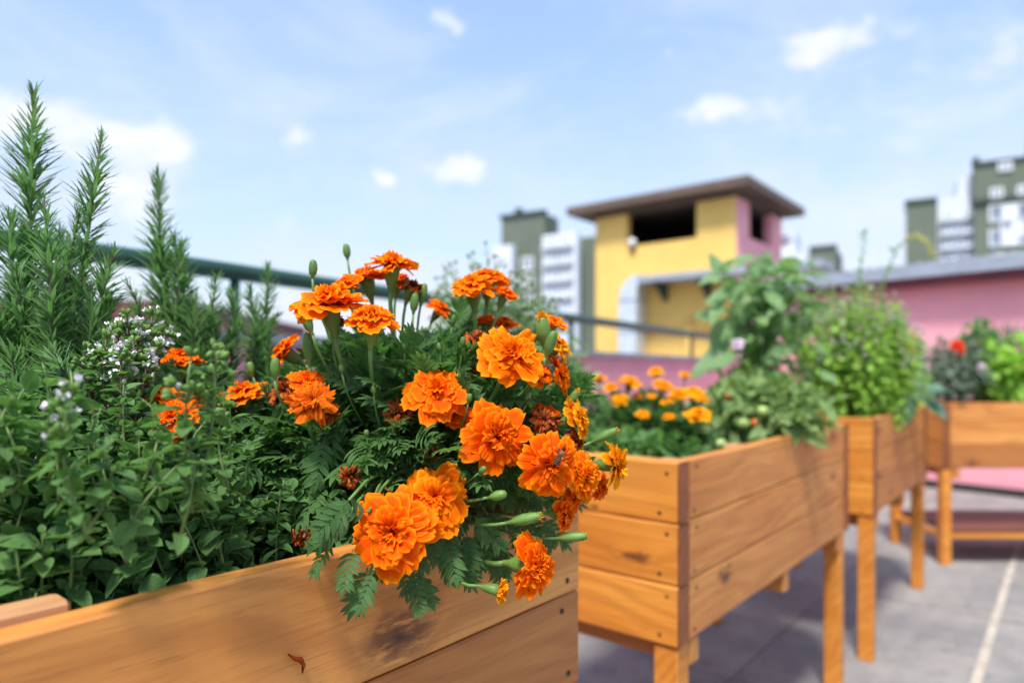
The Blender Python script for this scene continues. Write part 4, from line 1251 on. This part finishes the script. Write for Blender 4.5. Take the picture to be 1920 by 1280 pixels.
# ------------------------------------------------------------------ yellow and pink tower
Cn = np.array([3.9375, 12.0, 0.]); E1 = -D2
t = thing('stair_tower', 'square yellow and pink rooftop tower with brown flat roof and dark openings', 'tower', tuple(Cn))
TOP = EYE + 3.07; SILL = EYE + 2.43; th = .16
W_, V_ = 2.897, 2.42
b = Buf()   # yellow face: x along -E1 from the corner
AX, AY = -E1, D1
for lo, hi in (((0, 0, -26), (W_, th, SILL)), ((0, 0, SILL), (.735, th, TOP)), ((2.185, 0, SILL), (W_, th, TOP))):
    frame_box(b, Cn, AX, AY, lo, hi)
b.build('yellow_wall', M['yellow'], t, smooth=False)
b = Buf()   # pink side
for lo, hi in (((-.004, .003, -26), (th, V_, SILL)), ((-.004, .003, SILL), (th, .643, TOP)), ((-.004, 1.849, SILL), (th, V_, TOP))):
    lo = (lo[0], lo[1], lo[2]); frame_box(b, Cn, AX, AY, lo, hi)
b.build('pink_wall', M['pink'], t, smooth=False)
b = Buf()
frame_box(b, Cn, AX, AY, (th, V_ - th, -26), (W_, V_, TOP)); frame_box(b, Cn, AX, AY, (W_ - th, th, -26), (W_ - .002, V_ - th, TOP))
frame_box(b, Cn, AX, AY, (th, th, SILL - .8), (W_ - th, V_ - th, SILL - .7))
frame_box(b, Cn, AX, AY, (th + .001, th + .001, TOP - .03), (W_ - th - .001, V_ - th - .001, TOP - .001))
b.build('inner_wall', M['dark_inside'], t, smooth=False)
b = Buf()
frame_box(b, Cn, AX, AY, (-.35, -.35, TOP + .085), (W_ + .48, V_ + .38, TOP + .24))
frame_box(b, Cn, AX, AY, (-.02, -.02, TOP + .002), (W_ + .02, V_ + .02, TOP + .084))
b.build('roof', M['roof_brown'], t, smooth=False)
# canopy, its brackets and the duct on the tower's yellow face
CZ = EYE + 1.62
t = thing('canopy_roof', 'narrow grey metal canopy on the yellow face of the tower', 'canopy', tuple(Cn - D1 * .45 + UP * CZ))
b = Buf(); frame_box(b, Cn, AX, AY, (-1.6, -.62, CZ), (1.62, -.003, CZ + .11)); b.build('canopy_slab', M['roof_metal'], t, smooth=False)
b = Buf()
for x in (.45, 1.3):
    for k in range(6):
        frame_box(b, Cn, AX, AY, (x, -.5 + .08 * k, CZ - .04 - .055 * k), (x + .06, -.004, CZ - .002 - .055 * k + (0 if k == 0 else .015)))
b.build('bracket', M['apt_trim'], t, smooth=False)
t = thing('air_duct', 'silver sheet metal duct curving down the yellow tower', 'duct', tuple(Cn - E1 * 1.75))
b = Buf()
path = [np.array([1.62, CZ + .10]), np.array([1.74, CZ + .085]), np.array([1.84, CZ + .02]), np.array([1.90, CZ - .10]), np.array([1.93, CZ - .25]), np.array([1.94, CZ - .8]), np.array([1.94, -2.0])]
hw = [.06, .10, .14, .17, .185, .19, .19]
rings = []
for i, p in enumerate(path):
    tdir = nrm(path[min(i + 1, 6)] - path[max(i - 1, 0)]); nd = np.array([-tdir[1], tdir[0]])
    for sx, sy in ((-1, -.42), (1, -.42), (1, -.05), (-1, -.05)):
        q = p + nd * hw[i] * sx; rings.append(Cn + AX * q[0] + AY * sy + UP * q[1])
i = np.arange(28).reshape(7, 4); j = np.roll(i, -1, 1)
b.add(np.array(rings), np.stack([i[:-1], j[:-1], j[1:], i[1:]], -1).reshape(-1, 4)); b.build('duct_body', M['silver'], t, smooth=False)
b = Buf()
for z in (CZ - .3, CZ - .9, CZ - 1.5):
    frame_box(b, Cn, AX, AY, (1.745, -.43, z), (2.135, -.045, z + .03))
b.build('duct_band', M['cap'], t, smooth=False)
t = thing('wall_pipe', 'thin yellow pipe fixed to the tower wall under the canopy', 'pipe', tuple(Cn - E1 * .8))
b = Buf(); b.add(*tube(np.array([Cn - E1 * .85 - D1 * .06 + UP * z for z in (-1, 0, 1.0, 1.95)]), .045, 10))
b.add(*tube(np.array([Cn - E1 * x - D1 * .06 + UP * 1.72 for x in (.3, .8, 1.2, 1.7)]), .03, 10)); b.build('pipe_run', M['yellow'], t)
t = thing('floodlight', 'small round white lamp on the sill of the tower opening', 'lamp', tuple(Cn - E1 * 2.05 + UP * SILL))
b = Buf(); c = Cn - E1 * 2.03 - D1 * .06 + UP * (SILL + .06)
b.add(*lathe([(-.08 * math.cos(a), max(1e-4, .08 * math.sin(a))) for a in np.linspace(0, math.pi, 9)], -D1, c, 16)); b.build('globe', M['white_lamp'], t)
b = Buf(); frame_box(b, Cn, AX, AY, (1.98, -.06, SILL - .12), (2.08, -.003, SILL - .02)); b.build('bracket', M['apt_trim'], t, smooth=False)
t = thing('floodlight', 'small round white lamp at the far edge of the pink tower face', 'lamp', tuple(Cn + D1 * V_ + UP * (SILL + .1)))
b = Buf(); c = Cn + D1 * (V_ + .10) + E1 * .05 + UP * (SILL + .22)
b.add(*lathe([(-.12 * math.cos(a), max(1e-4, .12 * math.sin(a))) for a in np.linspace(0, math.pi, 9)], E1, c, 16)); b.build('globe', M['white_lamp'], t)
b = Buf(); b.add(*tube(np.array([c - D1 * .11 - UP * .02, c - UP * .02, c - UP * .2]), .02, 8)); b.build('bracket', M['apt_trim'], t)

# ------------------------------------------------------------------ low pink building at right
WD = nrm(np.array([-1080, 1280, 0.])); WN = np.array([WD[1], -WD[0], 0.])     # WN points away from the lens
W0 = np.array([3.90, 5.20, 0.])
t = thing('pink_outbuilding', 'low pink rooftop outbuilding with grey metal roof edge at right', 'building', tuple(W0))
zt = EYE + .80
b = Buf(); frame_box(b, W0, WD, WN, (-3.5, 0, 0), (1.95, 2.2, zt)); b.build('wall', M['pink'], t, smooth=False)
b = Buf(); frame_box(b, W0 , WD, WN, (-3.6, -.20, zt - .035), (2.02, 2.3, zt + .075))
for k in range(56):
    frame_box(b, W0, WD, WN, (-3.55 + k * .1, -.203, zt - .02), (-3.53 + k * .1, 2.29, zt + .088))
b.build('roof', M['roof_metal'], t, smooth=False)
b = Buf(); frame_box(b, W0, WD, WN, (-3.4, -.16, zt - .095), (1.9, -.005, zt - .036)); b.build('eave_shade_strip', M['maroon'], t, smooth=False)  # maroon strip standing in for the shadow under the roof edge
t2 = thing('drain_pipe', 'black pipe running along the foot of the pink wall', 'pipe', tuple(W0 - WN * .05 + UP * .03))
b = Buf(); b.add(*tube(np.array([W0 + WD * d - WN * .06 + UP * .030 for d in np.linspace(-3, 1.9, 8)]), .030, 10)); b.build('pipe_run', M['black'], t2)

# low neighbouring roof beyond the parapet at left
nb = thing('neighbour_building', 'distant pink building with maroon roof edge behind the rosemary', 'building', tuple(A(100, 695, 14) * np.array([1, 1, 0]) - UP * 20))
pr = A(335, 695, 14); b = Buf(); b.add(*box_vq((pr[0] - 16, 14, -26), (pr[0], 22, EYE + 1.12))); b.build('wall', M['pink_dark'], nb, smooth=False)
b = Buf(); b.add(*box_vq((pr[0] - 16.2, 13.7, EYE + 1.121), (pr[0] + .15, 22.2, EYE + 1.42))); b.build('roof', M['maroon'], nb, smooth=False)

# ------------------------------------------------------------------ apartment blocks far off
def windows(parent, org, ax, ay, xs, zs, w, h, n_mull=2):
    for x in xs:
        for z in zs:
            b = Buf()
            for lo, hi in (((x - w / 2, -.22, z - h / 2), (x - w / 2 + .18, .1, z + h / 2)), ((x + w / 2 - .18, -.22, z - h / 2), (x + w / 2, .1, z + h / 2)), ((x - w / 2 + .18, -.22, z + h / 2 - .18), (x + w / 2 - .18, .1, z + h / 2)), ((x - w / 2 + .18, -.22, z - h / 2), (x + w / 2 - .18, .1, z - h / 2 + .18))):
                frame_box(b, org, ax, ay, lo, hi)
            for k in range(1, n_mull + 1):
                xx = x - w / 2 + w * k / (n_mull + 1); wd = .10
                frame_box(b, org, ax, ay, (xx - wd, -.2, z - h / 2 + .18), (xx + wd, .1, z + h / 2 - .18))
            if n_mull >= 2:   # the white middle casement
                frame_box(b, org, ax, ay, (x - w / 6 + .1, -.17, z - h / 2 + .18), (x + w / 6 - .1, .08, z + h / 2 - .18))
            f = b.build('window', M['window_frame'], parent, smooth=False)
            b = Buf(); frame_box(b, org, ax, ay, (x - w / 2 + .1, -.10, z - h / 2 + .1), (x + w / 2 - .1, .05, z + h / 2 - .1)); b.build('pane', M['window_glass'], f, smooth=False)


def block(b, px0, px1, pytop, Y, ax, ay, depth, org, z0=-26):
    """a wall block whose face spans two photo columns along a facade line through org with direction ax"""
    def along(px):
        r = (px - 960) / F
        return (org[0] - r * org[1]) / (r * ax[1] - ax[0])
    x0, x1 = along(px0), along(px1)
    zt = EYE + (695 - pytop) / F * (org[1] + ax[1] * x0)
    frame_box(b, org, ax, ay, (x0, 0, z0), (x1, depth, zt))
    return x0, x1, zt


FA = nrm(np.array([1.0, -.588, 0])); FB = np.array([-FA[1], FA[0], 0.])
OR = A(1825, 695, 70) * np.array([1, 1, 0])
ap = thing('apartment_building', 'tall dark green and white apartment block at the right edge', 'building', tuple(OR - UP * 26))
b = Buf(); x0, x1, zt = block(b, 1826, 2030, 312, 70, FA, FB, 14, OR)
g2x0, g2x1, g2z = block(b, 1700, 1757, 383, 70, FA, FB, 10, OR)
b.build('green_wall', M['apt_green'], ap, smooth=False)
b = Buf(); wx0, wx1, wz = block(b, 1757.6, 1819, 372, 70, FA, FB, 9, OR + FB * 1.2); block(b, 1795, 1824, 330, 70, FA, FB, 9, OR + FB * 1.6); block(b, 1696, 1699.6, 383, 70, FA, FB, 9, OR + FB * .3)
b.build('white_wall', M['apt_white'], ap, smooth=False)
b = Buf()
frame_box(b, OR, FA, FB, (x0 - .3, -.35, zt - 3.9), (x1 + .3, -.002, zt - 3.5)); frame_box(b, OR, FA, FB, (x0 - .2, -.2, zt + .002), (x1, .3, zt + .35)); frame_box(b, OR, FA, FB, (g2x0 - .2, -.2, g2z + .002), (g2x1 + .05, .3, g2z + .4))
frame_box(b, OR, FA, FB, (x0 - .1, .4, zt + .002), (x0 + .5, .9, zt + 1.0))
b.build('parapet_band', M['apt_trim'], ap, smooth=False)
S_ = 70 / F
windows(ap, OR, FA, FB, [x0 + 2.7 + .9], [zt - 6.0 - 1.6 + .9], 3.0 * .9, 1.8)
zr = [EYE + (695 - y) * S_ for y in (405, 450, 495, 540)]
windows(ap, OR, FA, FB, [x0 + 3.0], zr, 3.5, 1.75)
windows(ap, OR, FA, FB, [x0 + 9.2], zr, 3.5, 1.75)
windows(ap, OR, FA, FB, [x0 + 1.9, x0 + 4.1], [EYE + (695 - 367) * S_], 1.1, 1.0, 1)
windows(ap, OR, FA, FB, [x0 + 2.6], [EYE + (695 - 320) * S_], 1.2, .9, 1)
windows(ap, OR + FB * 1.2, FA, FB, [wx0 + 1.0, wx0 + 2.6], [EYE + (695 - y) * S_ for y in (395, 422, 449, 476, 503)], 1.1, .8, 1)
b = Buf()
for y in (408, 435, 462, 489):
    frame_box(b, OR + FB * 1.2, FA, FB, (wx0 + .2, -.7, EYE + (695 - y) * S_), (wx0 + 3.2, -.003, EYE + (695 - y) * S_ + .35))
b.build('balcony', M['apt_white'], ap, smooth=False)
b = Buf(); b.add(*tube(np.array([OR + FA * (x0 + 4.6) + FB * 2 + UP * (zt + d) for d in (0, 1.5, 3.2)]), .06, 6)); b.build('antenna', M['cap'], ap)

OL = A(1020, 695, 62) * np.array([1, 1, 0])
al = thing('apartment_building', 'green and white apartment block left of the yellow tower', 'building', tuple(OL - UP * 26))
b = Buf(); x0, x1, zt = block(b, 940, 1021, 410, 62, FA, FB, 2.8, OL); gx0, gx1, gz = block(b, 1086, 1135, 446, 62, FA, FB, 4, OL - FB * .1)
b.build('green_wall', M['apt_green'], al, smooth=False)
b = Buf(); wx0, wx1, wz = block(b, 1017, 1082, 442, 62, FA, FB, .7, OL - FB * 1.7); vx0, vx1, vz = block(b, 922, 960, 462, 62, FA, FB, .7, OL - FB * 1.65)
b.build('white_wall', M['apt_white'], al, smooth=False)
b = Buf(); frame_box(b, OL, FA, FB, (x0 - .15, -.2, zt + .002), (x1 + .15, .3, zt + .3)); frame_box(b, OL, FA, FB, (x0 + 1.2, .4, zt + .302), (x0 + 1.8, 1, zt + .9))
b.build('parapet_band', M['apt_trim'], al, smooth=False)
S_ = 62 / F
windows(al, OL - FB * 1.7, FA, FB, [wx0 + .8, wx0 + 2.3], [EYE + (695 - y) * S_ for y in (462, 492, 522, 552, 582, 612)], 1.0, .8, 1)
windows(al, OL - FB * 1.65, FA, FB, [vx0 + 1.0], [EYE + (695 - y) * S_ for y in (485, 515, 545)], 1.1, .8, 1)
windows(al, OL, FA, FB, [x0 + 2.85], [EYE + (695 - y) * S_ for y in (492, 525, 560)], 1.3, 1.2, 1)
b = Buf()
for y in (476, 506, 536, 566, 596):
    frame_box(b, OL - FB * 1.7, FA, FB, (wx0 + .2, -.6, EYE + (695 - y) * S_), (wx0 + 3.0, -.003, EYE + (695 - y) * S_ + .3))
b.build('balcony', M['apt_white'], al, smooth=False)

OM = A(1520, 695, 82) * np.array([1, 1, 0])
am = thing('apartment_building', 'small distant green and white block between tower and basil', 'building', tuple(OM - UP * 26))
b = Buf(); x0, x1, zt = block(b, 1519, 1568, 468, 82, FA, FB, 8, OM); b.build('green_wall', M['apt_green'], am, smooth=False)
b = Buf(); x2, x3, z2 = block(b, 1452, 1518.5, 476, 82, FA, FB, 8, OM + FB * .5); block(b, 1462, 1490, 438, 82, FA, FB, 5, OM + FB * 2); b.build('white_wall', M['apt_white'], am, smooth=False)
b = Buf(); frame_box(b, OM, FA, FB, (x0 - .1, -.2, zt + .002), (x1 + .1, .3, zt + .35)); b.build('parapet_band', M['apt_trim'], am, smooth=False)
windows(am, OM + FB * .5, FA, FB, [x2 + 1.2, x2 + 3.0], [EYE + (695 - y) * 82 / F for y in (492, 520)], 1.1, .9, 1)

# ------------------------------------------------------------------ camera, sun, sky
cam = bpy.data.cameras.new('camera'); co = bpy.data.objects.new('camera', cam); COL.objects.link(co)
co.location = (0, 0, EYE); co.rotation_euler = (math.radians(90), 0, 0)
cam.sensor_width = 36; cam.lens = 24; cam.shift_y = (695 - 640) / 1920
cam.clip_start = .02; cam.clip_end = 6000
cam.dof.use_dof = True; cam.dof.focus_distance = .60; cam.dof.aperture_fstop = 2.8; cam.dof.aperture_blades = 9
scene.camera = co

SUN_EL = math.radians(60)
sl = bpy.data.lights.new('sun', 'SUN'); so = bpy.data.objects.new('sun', sl); COL.objects.link(so)
sl.energy = 3.0; sl.angle = math.radians(10); sl.color = (1.0, .95, .87)
so.rotation_euler = (math.radians(90) - SUN_EL, 0, math.radians(-18)); so.location = (-2, -5, 10)

w = bpy.data.worlds.new('World'); scene.world = w; w.use_nodes = True
t = NT(w.node_tree); t.n.clear()
out = t.node('ShaderNodeOutputWorld'); bg = t.node('ShaderNodeBackground')
sky = t.node('ShaderNodeTexSky', sky_type='NISHITA'); sky.sun_disc = False
sky.sun_elevation = SUN_EL; sky.sun_rotation = math.radians(198); sky.air_density = 1.0; sky.dust_density = 1.6; sky.ozone_density = 1.6
tc = t.node('ShaderNodeTexCoord'); dirv = tc.outputs['Generated']
x, y, z = t.xyz(dirv)
az = t.math('ARCTAN2', x, y)
el = t.math('ARCTAN2', z, t.math('SQRT', t.math('ADD', t.math('MULTIPLY', x, x), t.math('MULTIPLY', y, y))))
ca = t.node('ShaderNodeCombineXYZ'); t.l.new(az, ca.inputs[0]); t.l.new(el, ca.inputs[1])
nz = t.noise(t.mapping(ca.outputs[0], (1, 1.5, 1)), 9.0, 8, .6, .25)
wisp = t.noise(t.mapping(ca.outputs[0], (1, 2.6, 1), (3.3, 1.1, 0)), 2.2, 6, .6, .6)
wn = t.node('ShaderNodeTexNoise'); t.l.new(ca.outputs[0], wn.inputs['Vector']); wn.inputs['Scale'].default_value = 16; wn.inputs['Detail'].default_value = 5
wc = t.node('ShaderNodeSeparateColor'); t.l.new(wn.outputs['Color'], wc.inputs[0])
azw = t.math('ADD', az, t.math('MULTIPLY', t.math('SUBTRACT', wc.outputs[0], .5), .11))
elw = t.math('ADD', el, t.math('MULTIPLY', t.math('SUBTRACT', wc.outputs[1], .5), .05))
tot = None
for px, py, sx, sy, amp in ((90, 222, 190, 44, 1.0), (295, 258, 75, 28, .7), (120, 330, 190, 60, .42), (555, 252, 58, 34, .98), (850, 316, 66, 32, 1.05), (712, 328, 30, 16, .65), (1520, 92, 100, 30, .95), (1590, 10, 60, 50, .3), (832, 35, 42, 22, .7), (1355, 203, 58, 18, .6),
                            (1250, 103, 34, 16, .5), (770, 78, 30, 16, .35), (530, 410, 40, 24, .5), (250, 400, 130, 60, .4), (1480, 200, 400, 60, .25), (1800, 200, 260, 150, .35)):
    v = nrm(A(px, py, 1.0) - np.array([0, 0, EYE]))
    a_, e_ = math.atan2(v[0], v[1]), math.asin(v[2])
    k = F / (1 + ((px - 960) / F) ** 2)
    dx = t.math('DIVIDE', t.math('SUBTRACT', azw, a_), sx / F * .85); dy = t.math('DIVIDE', t.math('SUBTRACT', elw, e_), sy / F)
    g = t.math('MULTIPLY', t.math('EXPONENT', t.math('MULTIPLY', t.math('ADD', t.math('MULTIPLY', dx, dx), t.math('MULTIPLY', dy, dy)), -1.0)), amp)
    tot = g if tot is None else t.math('ADD', tot, g)
cl = t.smooth(t.math('ADD', tot, t.math('MULTIPLY', t.math('MULTIPLY', t.math('SUBTRACT', nz, .5), 3.2), t.math('MULTIPLY_ADD', t.math('MINIMUM', tot, .6), 1.2, .18))), .18, 1.1)
wi = t.math('MULTIPLY', t.smooth(wisp, .40, .72), .34)
m = t.math('MAXIMUM', t.math('MULTIPLY', cl, .88), wi)
mot = t.noise(t.mapping(ca.outputs[0], (1, 2.2, 1), (1.7, .4, 0)), 4.2, 7, .62, .4)
hz = t.math('SUBTRACT', 1.0, t.smooth(el, -.02, .50))
hz = t.math('MULTIPLY', hz, t.math('MULTIPLY_ADD', t.smooth(mot, .3, .7), .55, .55), clamp=True)
skyc = t.mix(1.0, sky.outputs[0], (.74, .91, 1.05), 'MULTIPLY')
skyc = t.mix(.40, skyc, (4.0 * .64, 4.0 * .79, 4.0 * 1.0))
skyc = t.mix(hz, skyc, (4.0 * .77, 4.0 * .81, 4.0 * .92))
CW = 3.9
shade = t.smooth(t.noise(t.mapping(ca.outputs[0], (1, 1.7, 1), (0, .012, 0)), 13.0, 7, .6, .2), .35, .65)
cloudc = t.mix(shade, (CW * .86, CW * .90, CW * 1.02), (CW * 1.02, CW * 1.02, CW * 1.05))
mx = t.node('ShaderNodeMix', data_type='RGBA'); t.l.new(m, mx.inputs[0]); t.l.new(skyc, mx.inputs[6]); t.l.new(cloudc, mx.inputs[7])
t.l.new(mx.outputs[2], bg.inputs[0]); bg.inputs[1].default_value = .15
t.l.new(bg.outputs[0], out.inputs[0])

vs = scene.view_settings
vs.view_transform = 'Standard'; vs.look = 'None'; vs.exposure = .90; vs.gamma = 1.0; vs.use_curve_mapping = False
scene.render.engine = 'CYCLES'
scene.cycles.use_denoising = True
scene.cycles.max_bounces = 12; scene.cycles.diffuse_bounces = 7; scene.cycles.transmission_bounces = 8; scene.cycles.transparent_max_bounces = 8
scene.cycles.caustics_reflective = False; scene.cycles.caustics_refractive = False
